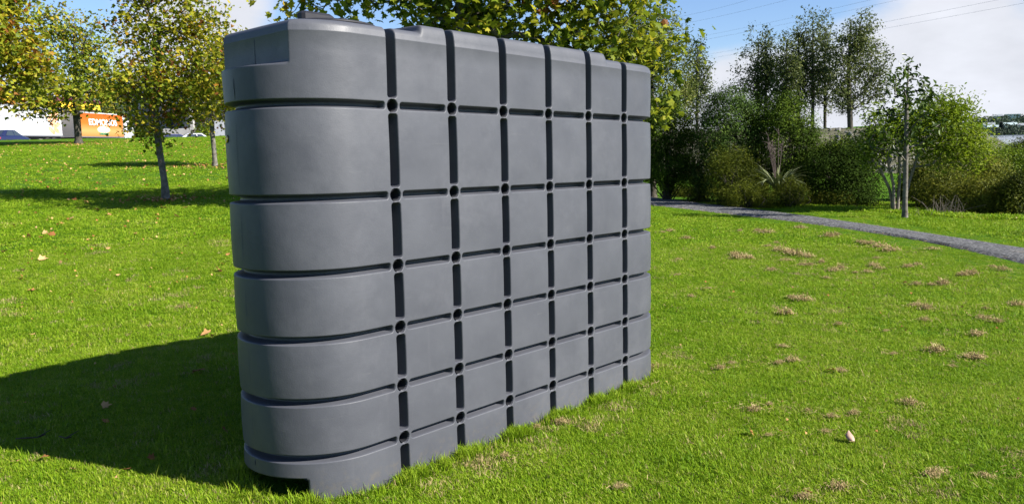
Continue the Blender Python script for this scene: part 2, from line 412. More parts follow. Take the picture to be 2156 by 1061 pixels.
def ring(z, dlt, fill=0, wallz=None, capz=None):
    """one horizontal loop; dlt moves it inwards beyond the wall, fill marks loops of the top or bottom"""
    u = per[:, 4]; zz = np.full(NU, z if wallz is None else wallz)
    D = depth(u, zz)
    if fill: D = D*(1-.35*fill)
    off = D-bulge(u, zz)*(1-fill)
    off = off+dlt*(1-np.clip(off, 0, .1)/R)
    off = np.minimum(off, R-.002)if fill else off
    X = per[:, 0]-per[:, 2]*off; Y = per[:, 1]-per[:, 3]*off
    f = max(sst(2.176, 2.192, z), sst(.158, .142, z))
    # flat end faces above and below the bands
    lim = 1.566-(dlt if fill else 0)
    lim = np.where((np.abs(Y) < .283) & (z < 1), 1.42, lim)
    Xc = np.sign(X)*np.minimum(np.abs(X), lim); X = X+(Xc-X)*f
    Z = np.full(NU, z)
    return X, Y, Z
loops_ = []
for q in (.5, .2, .08): loops_.append(ring(.004, R*q, 1))
for q in (0, .5, 1):
    a = q*math.pi/2; loops_.append(ring(.022-.018*math.cos(a), .018*(1-math.sin(a)), 0))
for z in zs:
    X, Y, Z = ring(z, 0)
    if 2.330 < z < 2.333:   # faint mould line
        X = X+per[:, 2]*.0012; Y = Y+per[:, 3]*.0012
    loops_.append((X, Y, Z))
def lift(X): return (ZHIGH-ZLOW)*sst(.850, .822, np.abs(X))
zw = ZLOW-RF
for q in np.linspace(0, 1, 8)[1:]:
    a = q*math.pi/2; X, Y, Z = ring(zw+RF*math.sin(a), RF*(1-math.cos(a)), .12*q, wallz=zw+.02); loops_.append((X, Y, Z+lift(X)*sst(0, .6, q)))
for dl in (.07, .1, .15, .22, .3, .38, .410):
    X, Y, Z = ring(ZLOW+.012*(dl-.048)/.36, dl, sst(.05, .14, dl), wallz=zw+.02); loops_.append((X, Y, Z+lift(X)))
TV = np.stack([np.stack(l, -1) for l in loops_]); NL = len(TV)
tid = np.arange(NL*NU).reshape(NL, NU); nxt = np.roll(tid, -1, 1)
TF = np.stack([tid[:-1], nxt[:-1], nxt[1:], tid[1:]], -1).reshape(-1, 4)
body = put('body', TV.reshape(-1, 3), TF, M_tank, tank)
# sleeves of the tie holes
sl = MB().lathe([(.0265, .0), (.0265, -.26), (.004, -.262)], 20, 'y'); sl_o = None
for r_ in ROWS:
    for cx in COLS:
        if sl_o is None: o = sl_o = sl.build('tie_hole_sleeve', M_hole, tank, True)
        else: o = sl_o.copy(); COL.objects.link(o); o.parent = tank
        o.location = (cx, -R+.006, r_); o.rotation_euler = (0, 0, math.pi)
me = sl_o.data
import bmesh
bm = bmesh.new(); bm.from_mesh(me)
bmesh.ops.delete(bm, geom=[f for f in bm.faces if len(f.verts) > 4 and f.calc_center_median().y > -.01], context='FACES_ONLY')
bm.to_mesh(me); bm.free()
# manhole lid
lid = MB().lathe([(.20, 2.375), (.215, 2.385), (.225, 2.408), (.262, 2.410), (.268, 2.416), (.266, 2.426), (.235, 2.434), (.12, 2.438), (.01, 2.440)], 56, 'z', (-1.14, 0, 0)).build('lid', M_lid, tank, True)
hb = MB().box(-1.30, -1.10, -.034, .034, 2.436, 2.494, .014).build('lid_handle', M_lid, lid)
hb2 = MB().box(-1.17, -1.11, -.17, .17, 2.434, 2.452, .008).build('lid_rib', M_lid, lid)
# brass fitting and mould seam on the rounded end
a = rad(16); fx = -CX-(R+.004)*math.cos(a); fy = (R+.004)*math.sin(a)
fit = MB().lathe([(.009, 0), (.019, .0), (.020, .006), (.015, .009), (.009, .009), (.009, .002)], 20, 'x').build('outlet_fitting', M_brass, tank, True)
fit.location = (fx, fy, 1.84); fit.rotation_euler = (0, 0, math.pi-a)
sm = MB()
be = [2.186]+ROWS+[.16]
for a_, b_ in zip(be[:-1], be[1:]):
    pts = [(-CX-R-.0045*math.sin(math.pi*t), 0, b_+.028+(a_-b_-.056)*t) for t in np.linspace(0, 1, 7)]
    MB().tube(pts, .0017, 5).build('mould_seam', M_tank, tank, True)
MB().tube([(-1.566, 0, z) for z in (2.20, 2.25, 2.32)], .0017, 5).build('mould_seam', M_tank, tank, True)
def in_tank(x, y, gr=0):
    inv = TM.inverted(); lx = inv[0][0]*x+inv[0][1]*y+inv[0][3]; ly = inv[1][0]*x+inv[1][1]*y+inv[1][3]
    dx = np.maximum(np.abs(lx)-CX, 0); return np.hypot(dx, ly) < R+gr

# ------------------------------------------------------------------ foliage tools
def rand_rot(rng, n, flat=.5, out=None, rough=.75):
    """random orthonormal frames; flat = how much leaf normals favour the sky"""
    nrm = rng.normal(size=(n, 3)); nrm /= np.linalg.norm(nrm, axis=1)[:, None]
    if out is None: nrm[:, 2] = np.abs(nrm[:, 2])*(1-flat)+flat
    else: nrm = out+nrm*rough+np.array([0, 0, .25])
    nrm /= np.linalg.norm(nrm, axis=1)[:, None]
    t = rng.normal(size=(n, 3)); t -= nrm*(t*nrm).sum(1)[:, None]; t /= np.linalg.norm(t, axis=1)[:, None]
    return t, np.cross(nrm, t), nrm
def leaves(rng, P, size, tmpl, flat=.4, jit=.35, out=None, rough=.75):
    V0, F0 = tmpl; n = len(P); t, b, nr = rand_rot(rng, n, flat, out, rough)
    s = size*(1+jit*rng.uniform(-1, 1, n)); curl = rng.uniform(.4, 1.6, n)
    V = P[:, None]+s[:, None, None]*(V0[None, :, :1]*t[:, None]+V0[None, :, 1:2]*b[:, None]+(V0[None, :, 2:]*curl[:, None, None])*nr[:, None])
    F = (F0[None]+np.arange(n)[:, None, None]*len(V0)).reshape(-1, F0.shape[1])
    return V.reshape(-1, 3), F
def fan(outline, fold=.12):
    V = [(0, .0, 0)]+[(x, y, -fold*abs(x)-.10*y*y+.02) for x, y in outline]; n = len(outline)
    return np.array(V, float), np.array([[0, 1+i, 1+(i+1) % n] for i in range(n)])
PALM = fan([(0, -.42), (.20, -.30), (.50, -.20), (.30, .02), (.44, .30), (.16, .22), (0, .58), (-.16, .22), (-.44, .30), (-.30, .02), (-.50, -.20), (-.20, -.30)], .25)
STAR = fan([(0, -.4), (.46, -.14), (.24, .08), (0, .55), (-.24, .08), (-.46, -.14)], .25)
KITE = (np.array([(0, -.5, -.06), (.24, .0, .02), (0, .5, -.08), (-.24, .0, .02)]), np.array([[0, 1, 2], [0, 2, 3]]))
OVAL = (np.array([(0, -.5, -.08), (.17, -.2, .04), (.17, .2, .04), (0, .5, -.1), (-.17, .2, .04), (-.17, -.2, .04)]), np.array([[0, 1, 2], [0, 2, 3], [0, 3, 4], [0, 4, 5]]))
SLIM = (np.array([(0, -.5, -.05), (.11, .0, .03), (0, .5, -.12), (-.11, .0, .03)]), np.array([[0, 1, 2], [0, 2, 3]]))

def lobes_sample(rng, lobes, n, shell=.5, gap=.45, gscale=1.1):
    """points through a set of ellipsoid lobes, thinned where a lumpy field says gap"""
    w = np.array([l[6] if len(l) > 6 else l[3]*l[4]*l[5] for l in lobes]); w = w/w.sum(); out = []
    ph = rng.uniform(0, 6.28, 6)
    while len(out) < n:
        l = lobes[rng.choice(len(lobes), p=w)]; d = rng.normal(size=3); d /= np.linalg.norm(d)
        rr = rng.uniform()**shell*rng.uniform(.85, 1.06)
        p = np.array(l[:3])+d*rr*np.array(l[3:6])
        q = p*gscale
        v = math.sin(q[0]*2.1+ph[0]+math.sin(q[2]*1.7+ph[1]))*math.sin(q[1]*2.3+ph[2])*math.sin(q[2]*1.9+ph[3]+q[0]*.7)
        if v < gap-rng.uniform(0, .9): 
            if v < -gap: continue
        out.append(p)
    return np.array(out)
def grow(rng, trunk, clusters, r_base, r_tip=.006, up=.12, low=0.0, seg=.4):
    """trunk: list of points; every cluster point is joined to the nearest suitable node of what has grown so far"""
    nodes = []; par = []; chains = []
    tp = [Vector(p) for p in trunk]; ch = []
    for i in range(len(tp)-1):
        L = (tp[i+1]-tp[i]).length; k = max(1, int(L/.3))
        for j in range(k): nodes.append(tuple(tp[i].lerp(tp[i+1], j/k))); par.append(len(nodes)-2); ch.append(len(nodes)-1)
    nodes.append(tuple(tp[-1])); par.append(len(nodes)-2); ch.append(len(nodes)-1); chains.append(ch); nt0 = len(nodes)
    arr = np.zeros((len(nodes)+len(clusters)*14, 3)); arr[:nt0] = nodes; cnt = nt0
    topz = tp[0].z; 
    d0 = np.array([min((Vector(c)-t).length for t in tp) for c in clusters]); order = np.argsort(d0)
    ends = []
    for ci in order:
        c = clusters[ci]; A = arr[:cnt]; dv = c-A; dist = np.linalg.norm(dv, axis=1)
        steep = np.maximum(0, .25*dist-dv[:, 2]); cost = dist+.9*steep+np.where(A[:, 2] < low, 50, 0)
        b = int(cost.argmin()); L = dist[b]; k = int(min(12, max(2, L/seg)))
        p0 = A[b].copy(); ctrl = p0+(c-p0)*.5+np.array([0, 0, up*L])+rng.normal(0, .07*L, 3); ch = [b]
        for j in range(1, k+1):
            t = j/k; p = p0*(1-t)**2+ctrl*2*t*(1-t)+c*t*t
            if j < k: p = p+rng.normal(0, .02*min(L, 1.5), 3)
            arr[cnt] = p; par.append(ch[-1]); ch.append(cnt); cnt += 1
        chains.append(ch); ends.append(cnt-1)
    num = np.zeros(cnt); num[ends] = 1
    for i in range(cnt-1, 0, -1): num[par[i]] += num[i]
    tot = max(num.max(), 1); rr = np.maximum(r_tip, r_base*np.sqrt(np.maximum(num, .2)/tot))
    base_z, tz = arr[0, 2], arr[nt0-1, 2]
    rr[:nt0] = np.maximum(rr[:nt0], r_base*(1-.75*np.linspace(0, 1, nt0)))
    flare = np.exp(-(arr[:nt0, 2]-base_z)/.12); rr[:nt0] *= 1+.45*flare
    mb = MB()
    for q, ch in enumerate(chains):
        r = rr[ch].copy()
        if q: r[0] = min(r[0], r[1]*1.25)
        mb.tube([arr[i] for i in ch], list(r), 9 if q == 0 else (6 if r[0] > .02 else 4), cap=False)
    return mb, arr[ends], rr[ends]
M_bark = noisy('grey_bark', (.055, .047, .038), (.19, .175, .15), 9, .9, .1, .8, 26)
M_bark_d = noisy('dark_bark', (.035, .03, .024), (.085, .075, .06), 9, .9, .1, .8, 30)
M_bark_l = noisy('pale_bark', (.11, .09, .072), (.22, .19, .155), 9, .85, .1, .6, 30)
AUT = [(.0, (.038, .068, .008)), (.28, (.12, .165, .012)), (.60, (.25, .265, .018)), (.88, (.38, .31, .022)), (.96, (.28, .13, .018)), (1, (.17, .065, .015))]
M_aut = leafmat('plane_leaves_turning', AUT, .42, .5, .3)
M_aut2 = leafmat('plane_leaves_green', [(.0, (.036, .066, .008)), (.45, (.13, .18, .014)), (.8, (.25, .265, .022)), (1, (.30, .22, .02))], .34, .5, .3)
def tree(name, label, base, trunk, lobes, ncl, per_cl, spread, leaf, tmpl, lmat, bark, r_base, seed, group=None, tint=(.15, .8), low=None, up=.12, gap=.45, shell=.5, flat=.35, r_tip=.006, extra=None, gscale=1.1):
    rng = np.random.default_rng(seed)
    t = thing(name, label, 'tree', base, 0, group); b = np.array(base)
    cl = lobes_sample(rng, lobes, ncl, shell, gap, gscale)
    if extra is not None: cl = np.concatenate([cl, np.array(extra)])
    mb, ends, _ = grow(rng, trunk, cl, r_base, r_tip, up, (trunk[-1][2]*.35 if low is None else low))
    mb.build('trunk', bark, t, True)
    P = np.repeat(ends, per_cl, 0)+rng.normal(0, 1, (len(ends)*per_cl, 3))*np.array([spread, spread, spread*.8])
    ct = np.clip(rng.normal(sum(tint)/2, (tint[1]-tint[0])/3.2, len(ends)), 0, 1)
    tn = np.clip(np.repeat(ct, per_cl)+rng.normal(0, .14, len(P)), 0, .999)
    V, F = leaves(rng, P, leaf, tmpl, flat); put('crown', V, F, lmat, t, False, {'tint': np.repeat(tn, len(tmpl[0]))})
    return t

# ------------------------------------------------------------------ park trees on the left and behind the tank
bB = drop(350, 421); bC = drop(453, 351); bA = drop(166, 303)
print('B', bB, 'C', bC, 'A', bA, [tuple(round(c, 1) for c in q) for q in pe0+pe1])
def rel(base, px, py): 
    p = at(px, py, base.y); return (p.x-base.x, 0, p.z-base.z)
sB = bB.y/FPX; sC = bC.y/FPX; sA = bA.y/FPX
def scaled_lobes(base, L):
    """(px, py, rx, ry, rz) in photograph pixels at the depth of base, dy in metres"""
    out = []
    for px, py, rx, rz, dy in L:
        x, _, z = rel(base, px, py); k = base.y/FPX; out.append((x, dy, z, rx*k, max(rx*k*.9, .3), rz*k))
    return out
tb = [(0, 0, -.05), *[rel(bB, *q) for q in ((346, 380), (338, 330), (331, 280), (326, 210), (330, 130), (338, 60))]]
tree('plane_tree', 'leaning plane tree with grey trunk and thin yellowing crown left of the tank', bB, tb,
     scaled_lobes(bB, [(300, 60, 75, 85, 0), (400, 70, 85, 100, .2), (350, 180, 110, 90, -.2), (260, 200, 50, 60, .2), (430, 190, 55, 70, .3), (330, 262, 60, 42, -.3), (340, -30, 90, 60, 0)]),
     290, 32, .22, .104, STAR, M_aut, M_bark, .080, 11, 'plane trees on the lawn', (.3, .95), low=1.4, extra=[rel(bB, *q) for q in ((318, 300), (345, 300), (300, 282))])
tc_ = [(0, 0, -.05), *[rel(bC, *q) for q in ((451, 320), (447, 280), (446, 230), (450, 160), (455, 100))]]
tree('plane_tree', 'small plane tree half hidden by the rounded end of the tank', bC, tc_,
     scaled_lobes(bC, [(450, 180, 78, 80, 0), (420, 225, 40, 35, .3), (490, 190, 60, 80, .3), (470, 100, 60, 60, 0)]),
     230, 28, .26, .125, STAR, M_aut, M_bark, .085, 12, 'plane trees on the lawn', (.3, .95), low=1.5)
ta = [(0, 0, -.05), *[rel(bA, *q) for q in ((164, 275), (161, 240), (160, 190), (158, 120), (155, 60))]]
tree('plane_tree', 'plane tree with a dark trunk in front of the orange truck', bA, ta,
     scaled_lobes(bA, [(100, 95, 60, 85, 0), (175, 110, 65, 90, .5), (150, 195, 105, 50, -.5), (230, 190, 50, 50, .2), (60, 190, 60, 50, .2), (90, 40, 40, 40, 0), (178, 280, 22, 16, -.6), (120, 235, 40, 22, -1)]),
     400, 20, .38, .225, STAR, M_aut2, M_bark_d, .22, 13, 'plane trees on the lawn', (.3, 1.0), low=1.5)
bD = on(-75, 27.0)
td = [(0, 0, -.05), *[rel(bD, *q) for q in ((-74, 300), (-70, 230), (-60, 150), (-40, 60))]]
tree('plane_tree', 'yellow green plane tree reaching in at the left edge of the lawn', bD, td,
     scaled_lobes(bD, [(10, 90, 80, 70, 0), (40, 150, 78, 60, .3), (-60, 60, 110, 110, 0), (0, 10, 60, 50, .2), (-30, 190, 70, 40, -.2), (20, 215, 35, 18, 0)]),
     320, 25, .28, .165, STAR, M_aut, M_bark, .14, 14, 'plane trees on the lawn', (.35, .95), low=1.6)
bE = on(985, 17.2)
te = [(0, 0, -.05), *[rel(bE, *q) for q in ((980, 300), (975, 150), (968, 20), (985, -140), (1010, -300))]]
tree('plane_tree', 'large spreading plane tree directly behind the tank', bE, te,
     scaled_lobes(bE, [(860, -10, 130, 75, 0), (1010, 30, 180, 85, .3), (1180, 60, 160, 85, .2), (1330, 70, 115, 75, 0), (1260, 130, 110, 55, -.3), (1000, -160, 260, 150, 0), (1230, -120, 210, 140, 0), (1000, 90, 120, 50, .4)]),
     480, 22, .26, .165, PALM, M_aut, M_bark, .16, 15, 'plane trees on the lawn', (.1, .68), low=1.9,
     extra=[rel(bE, *q) for q in ((622, 22), (632, 6), (655, 10), (605, 40), (680, 20), (700, 0), (1395, 235), (1378, 205), (1385, 225), (1425, 60), (1435, 105), (735, 10), (1400, 150))])
bF = on(1375, 27.5)
M_pop = leafmat('poplar_leaves', [(.0, (.030, .045, .014)), (.5, (.075, .098, .028)), (1, (.16, .18, .05))], .35, .5, .3)
M_alder = leafmat('small_tree_leaves', [(.0, (.026, .046, .010)), (.5, (.075, .105, .020)), (1, (.20, .21, .045))], .3, .5, .35)
tf = [(0, 0, -.05), *[rel(bF, *q) for q in ((1375, 330), (1372, 220), (1370, 120), (1372, 40))]]
tree('alder_tree', 'dense small leaved tree beyond the right end of the tank', bF, tf,
     scaled_lobes(bF, [(1375, 60, 60, 70, 0), (1400, 150, 62, 90, 0), (1330, 120, 90, 110, .4), (1420, 205, 52, 70, -.2), (1350, 240, 70, 60, 0), (1440, 160, 30, 60, .2)]),
     520, 32, .20, .100, OVAL, M_alder, M_bark_d, .12, 16, None, (.35, 1.0), low=1.2, gap=.8)

# ------------------------------------------------------------------ poplars on the stony bank
def bank_z(x, y): return 0
bank_c = at(1720, 284, 62)
PD = 62.0
pops = [(1596, 70, 52, 120, 1.0, 1), (1612, 66, 26, 95, .6, 2), (1655, 80, 26, 105, -.6, 3), (1681, 56, 30, 110, .4, 4), (1711, 36, 36, 120, 0, 5), (1737, 48, 30, 115, .8, 6), (1468, 92, 26, 80, .6, 8)]
lab = ['poplar with a broad loose crown at the left end of the row on the bank', 'slender poplar against the broad leftmost poplar of the row',
       'thin poplar with sparse foliage, third from the left of the row', 'slim poplar just left of the tallest slender one', 'tallest slender poplar in the middle of the row on the bank',
       'slim poplar between the tallest slender one and the wide rightmost one', 'poplar peeping out behind the dense tree right of the tank']
for (px, ty, rx, hz, dy, sd), lb in zip(pops, lab):
    y = PD+dy*3; bz = at(px, 279, y); b = Vector((bz.x, y, bz.z-.1))
    mid_ = (ty+255)/2
    L = scaled_lobes(b, [(px, mid_-20, rx*.95, (255-ty)/2+6, 0), (px-rx*.35, mid_+22, rx*.75, 74, .4), (px+rx*.35, mid_+10, rx*.75, 78, -.4), (px, ty+35, rx*.45, 38, 0)])
    tk = [(0, 0, -.05), *[rel(b, px+q*(rx*.02), yy) for q, yy in ((0, 240), (1, 200), (-1, 150), (1, 100), (0, ty+12))]]
    tree('poplar_tree', lb, b, tk, L, 170, 22, .25, .20, KITE, M_pop, M_bark_d, .12, 30+sd, 'poplars on the stony bank', (.1, .8), low=1.0, up=.3, gap=.8, flat=.1, r_tip=.010)
b6 = at(1791, 281, 60); b6 = Vector((b6.x, 60, b6.z-.1))
tree('poplar_tree', 'wide many branched poplar at the right end of the row on the bank', b6, [(0, 0, -.05), *[rel(b6, *q) for q in ((1790, 262), (1789, 225), (1786, 160), (1790, 80), (1792, 45))]],
     scaled_lobes(b6, [(1795, 110, 45, 80, 0), (1840, 150, 45, 75, .4), (1765, 165, 32, 75, -.4), (1815, 70, 38, 45, 0), (1865, 190, 28, 45, 0), (1800, 200, 50, 40, .5)]),
     400, 22, .26, .20, KITE, M_pop, M_bark_d, .20, 41, 'poplars on the stony bank', (.25, .95), low=1.0, up=.3, gap=.5, flat=.1, r_tip=.010)
# stony bank
M_stone = noisy('bank_stone', (.10, .095, .09), (.27, .26, .24), 3, .95, .1, .6, 12)
M_scree = noisy('bank_earth', (.045, .05, .03), (.13, .12, .09), 1.2, .95, .05, .9, 6)
xs = np.linspace(8, 40, 90); ys = np.linspace(-7, 8, 30); BV = []
def bank_h(x, v):     # v across the bank, metres from its axis
    t = np.clip(1-np.abs(v)/6.5, 0, 1); return (-.9+3.15*sst(0, .7, t))*sst(5, 12, x)*sst(42, 33, x)-1.2*(1-sst(5, 12, x)*sst(42, 33, x))
rngb = np.random.default_rng(8)
BX, BY = np.meshgrid(xs, ys); BZ = bank_h(BX, BY)+rngb.normal(0, .05, BX.shape)
bi = np.arange(BX.size).reshape(BX.shape)
bank = tag(put('embankment', np.stack([BX, BY+62, BZ], -1).reshape(-1, 3), np.stack([bi[:-1, :-1], bi[:-1, 1:], bi[1:, 1:], bi[1:, :-1]], -1).reshape(-1, 4), M_scree), 'low stony bank under the poplars', 'bank', kind='structure')
stv = []
for k in range(3):
    bmv = bmesh.new(); bmesh.ops.create_icosphere(bmv, subdivisions=1, radius=.5)
    for v_ in bmv.verts: v_.co *= random.Random(k*99+v_.index).uniform(.7, 1.15); v_.co.z *= .7
    mm = bpy.data.meshes.new('stone'); bmv.to_mesh(mm); bmv.free(); mm.materials.append(M_stone); stv.append(mm)
for k in range(150):
    x = rngb.uniform(23.5, 30); v_ = rngb.uniform(-6.2, -2.5)
    o = bpy.data.objects.new('stone', stv[k % 3]); COL.objects.link(o); o.parent = bank
    s = rngb.uniform(.22, .55); o.scale = (s*1.2, s, s*.8); o.rotation_euler = tuple(rngb.uniform(0, 6, 3)); o.location = (x, 62+v_, float(bank_h(x, v_))+.05)

# ------------------------------------------------------------------ shrubs on the right
def shrub(name, label, base, lobes, n, leaf, tmpl, lmat, seed, tint=(.1, .9), cat='bush', group=None, stems=9, flat=.3, clump=.16, stem_mat=None, shell=.13):
    """leaves crowd round many small twig ends spread over and through the lobes"""
    rng = np.random.default_rng(seed); t = thing(name, label, cat, base, 0, group)
    pc = 90 if n > 12000 else 28; k = max(30, n//pc); C = lobes_sample(rng, lobes, k, shell, .7, 1.6); C[:, 2] = np.maximum(C[:, 2], .03)
    P = np.repeat(C, pc, 0)+rng.normal(0, clump, (len(C)*pc, 3))*np.repeat(rng.uniform(.6, 1.25, len(C)), pc)[:, None]; P[:, 2] = np.maximum(P[:, 2], .01)
    ct = np.clip(rng.normal(sum(tint)/2, (tint[1]-tint[0])/3.5, len(C)), 0, 1); tn = np.clip(np.repeat(ct, pc)+rng.normal(0, .16, len(P)), 0, .999)
    LC = np.array([l[:3] for l in lobes]); LR = np.array([l[3:6] for l in lobes])
    q = (P[:, None]-LC[None])/LR[None]; j = (q**2).sum(2).argmin(1); out = q[np.arange(len(P)), j]/LR[j]*LR[j].mean(1)[:, None]
    cd = P-np.repeat(C, pc, 0); out = out/np.linalg.norm(out, axis=1)[:, None]+.9*cd/clump; out /= np.linalg.norm(out, axis=1)[:, None]
    V, F = leaves(rng, P, leaf, tmpl, flat, out=out, rough=.6); put('foliage', V, F, lmat, t, False, {'tint': np.repeat(tn, len(tmpl[0]))})
    mb = MB(); 
    for c in C[rng.choice(len(C), min(stems*5, len(C)), replace=False)]:
        q = rng.normal(0, .12, 2); mid_ = (c[0]*.4+q[0], c[1]*.4+q[1], c[2]*.55); mb.tube([(q[0]*.6, q[1]*.6, -.03), mid_, tuple(c)], [.022, .013, .005], 5, False)
    mb.build('stems', stem_mat or M_bark_d, t, True)
    return t
M_dk = leafmat('pohutukawa_leaves', [(.0, (.012, .024, .003)), (.5, (.044, .076, .009)), (1, (.125, .175, .018))], .14, .75, .06)
M_dkb = leafmat('blue_green_leaves', [(.0, (.012, .025, .005)), (.5, (.043, .078, .016)), (1, (.115, .170, .034))], .14, .75, .06)
M_olive = leafmat('olive_leaves', [(.0, (.024, .034, .004)), (.5, (.078, .098, .009)), (1, (.165, .185, .018))], .25, .55, .2)
M_mang = leafmat('mangrove_leaves', [(.0, (.028, .038, .003)), (.5, (.082, .100, .008)), (1, (.18, .18, .018))], .22, .55, .2)
M_bright = leafmat('bright_leaves', [(.0, (.034, .064, .005)), (.5, (.105, .165, .009)), (1, (.22, .28, .018))], .36, .5, .2)
def base_at(px, y): p = on(px, y); return p
def SL(b, L): return scaled_lobes(b, L)
b = base_at(1405, 26); shrub('dense_bush', 'dark leafy bush beside the right edge of the tank', b, SL(b, [(1400, 300, 62, 88, 0), (1370, 270, 60, 75, .3), (1445, 325, 40, 60, -.2), (1420, 240, 42, 40, 0), (1405, 360, 70, 40, 0)]), 40000, .062, KITE, M_dk, 51, (.05, .75))
b = base_at(1530, 25); shrub('dense_bush', 'tall blue green rounded bush, tallest behind the gravel path', b, SL(b, [(1530, 290, 66, 100, 0), (1535, 230, 52, 45, 0), (1498, 300, 40, 70, -.2), (1575, 310, 40, 70, 0), (1530, 375, 70, 45, 0)]), 42000, .060, KITE, M_dkb, 52, (.1, .8))
b = base_at(1660, 24.6); shrub('dense_bush', 'broad dark rounded bush behind the flax plant', b, SL(b, [(1650, 300, 68, 95, 0), (1620, 250, 45, 45, .2), (1690, 310, 42, 70, 0), (1655, 245, 40, 35, 0), (1680, 375, 60, 45, .5)]), 40000, .060, KITE, M_dk, 53, (.1, .85))
b = drop(1548, 432); shrub('feathery_bush', 'tall olive green feathery bush behind the clipped round one', b, SL(b, [(1545, 375, 48, 62, 0), (1530, 345, 30, 38, .2), (1580, 390, 30, 40, 0), (1548, 412, 52, 24, -.1)]), 14000, .075, SLIM, M_olive, 54, (.15, .9), flat=.0)
b = drop(1480, 424); shrub('feathery_bush', 'narrow olive shrub rising left of the tall feathery bush', b, SL(b, [(1478, 385, 22, 42, 0), (1462, 395, 20, 30, 0), (1475, 412, 30, 16, 0)]), 5200, .07, SLIM, M_olive, 55, (.1, .8), flat=0)
b = drop(1580, 437); shrub('round_bush', 'low rounded olive bush at the far side of the gravel path', b, SL(b, [(1565, 415, 38, 27, 0), (1600, 418, 34, 22, -.1)]), 9500, .06, SLIM, M_olive, 56, (.3, 1.0), clump=.1)
b = drop(1665, 436); shrub('round_bush', 'small upright green bush in front of the flax plant', b, SL(b, [(1662, 408, 32, 30, 0), (1680, 415, 20, 20, -.1)]), 7000, .06, SLIM, M_olive, 57, (.1, .75), clump=.1)
b = drop(1438, 414); shrub('round_bush', 'low spreading bush by the path nearest to the tank', b, SL(b, [(1425, 404, 26, 13, 0), (1450, 408, 20, 12, 0)]), 3600, .06, SLIM, M_olive, 58, (.3, .9), clump=.08)
b = drop(1605, 425); shrub('leafy_shrub', 'light green broad leaved shrub left of the flax plant', b, SL(b, [(1590, 385, 26, 26, 0)]), 2200, .10, KITE, M_bright, 59, (.2, .9), clump=.12)
b = base_at(1765, 22.9); shrub('shade_bush', 'dark shaded bush under the multi stemmed tree', b, SL(b, [(1760, 375, 68, 62, 0), (1730, 350, 45, 40, .3), (1815, 370, 50, 65, .3), (1800, 330, 50, 42, .5), (1770, 415, 80, 26, -.2)]), 32000, .060, KITE, M_dk, 60, (.0, .25))  # low leaf tint puts the tree's shade into the bush's colour
b = base_at(1780, 24.6); shrub('leafy_shrub', 'bright green shrub top between the dark bushes', b, SL(b, [(1770, 325, 60, 24, 0), (1730, 330, 40, 22, 0)]), 5200, .09, KITE, M_bright, 61, (.2, .9))
for k, (px, y, rx, rz, tl) in enumerate([(1738, 22.3, 18, 14, 'brown tinged'), (1768, 22.1, 22, 12, 'pale'), (1715, 22.5, 14, 9, 'dark green')]):
    b = base_at(px, y); shrub('fern', tl+' low fern at the foot of the dark shaded bush', b, SL(b, [(px, 424-rz*.3, rx, rz, 0)]), 1300, .06, SLIM, M_mang, 62+k, (.3, .9), cat='fern', clump=.08, stems=1)
# low shore bushes to the right
shore = [(2000, 21.5, 62, 50, 410, .2, .9, 'wide olive shore bush just right of the young tree'), (2085, 20.0, 70, 46, 418, .3, 1., 'wide olive shore bush right of centre along the lawn edge'),
         (2150, 19.0, 40, 60, 425, .0, .45, 'dark shore bush cut by the right edge of the photo'), (1945, 24, 45, 45, 380, .1, .7, 'shaded shore bush seen through the young tree'),
         (2050, 26, 70, 45, 362, .2, .9, 'olive bush in the second rank of shore bushes'), (2130, 27, 62, 40, 352, .2, .85, 'green bush behind the dark shore bush'),
         (2085, 34, 65, 30, 330, .3, .9, 'light green bush farthest toward the water'), (2170, 33, 45, 40, 330, .1, .6, 'bush with twiggy top before the water'), (2000, 31, 50, 35, 345, .1, .7, 'green bush behind the crown of the multi stemmed tree')]
for k, (px, y, rx, rz, cy, t0, t1, lb) in enumerate(shore):
    b = base_at(px, y); hz = (at(px, cy, y).z-b.z)*FPX/y
    shrub('shore_bush', lb, b, SL(b, [(px, cy, rx, rz, 0), (px-rx*.5, cy+rz*.4, rx*.6, rz*.7, -.3), (px+rx*.5, cy+rz*.35, rx*.6, rz*.75, -.2), (px, cy+hz*.55, rx*.9, hz*.5, .2)]),
          22000 if y < 25 else 14000, .06 if y < 25 else .08, KITE, M_mang if k not in (5, 6) else M_bright, 70+k, (t0, t1), group='shore bushes')
# dry twigs poking out at the lawn edge
rngt = np.random.default_rng(77); b = base_at(1990, 19.2)
mb = MB()
for k in range(46):
    q = rngt.normal(0, .35, 2); e = (q[0]+rngt.normal(0, .25), q[1]*.5+rngt.normal(0, .15)-.1, rngt.uniform(.15, .5)); mb.tube([(q[0], q[1]*.5, -.02), (.5*(q[0]+e[0]), .5*(q[1]*.5+e[1]), e[2]*.6), e], [.006, .004, .002], 4, False)
tag(mb.build('dead_twigs', M_bark_l, None, True), 'bundle of bare grey twigs at the foot of the shore bushes', 'twigs').location = b

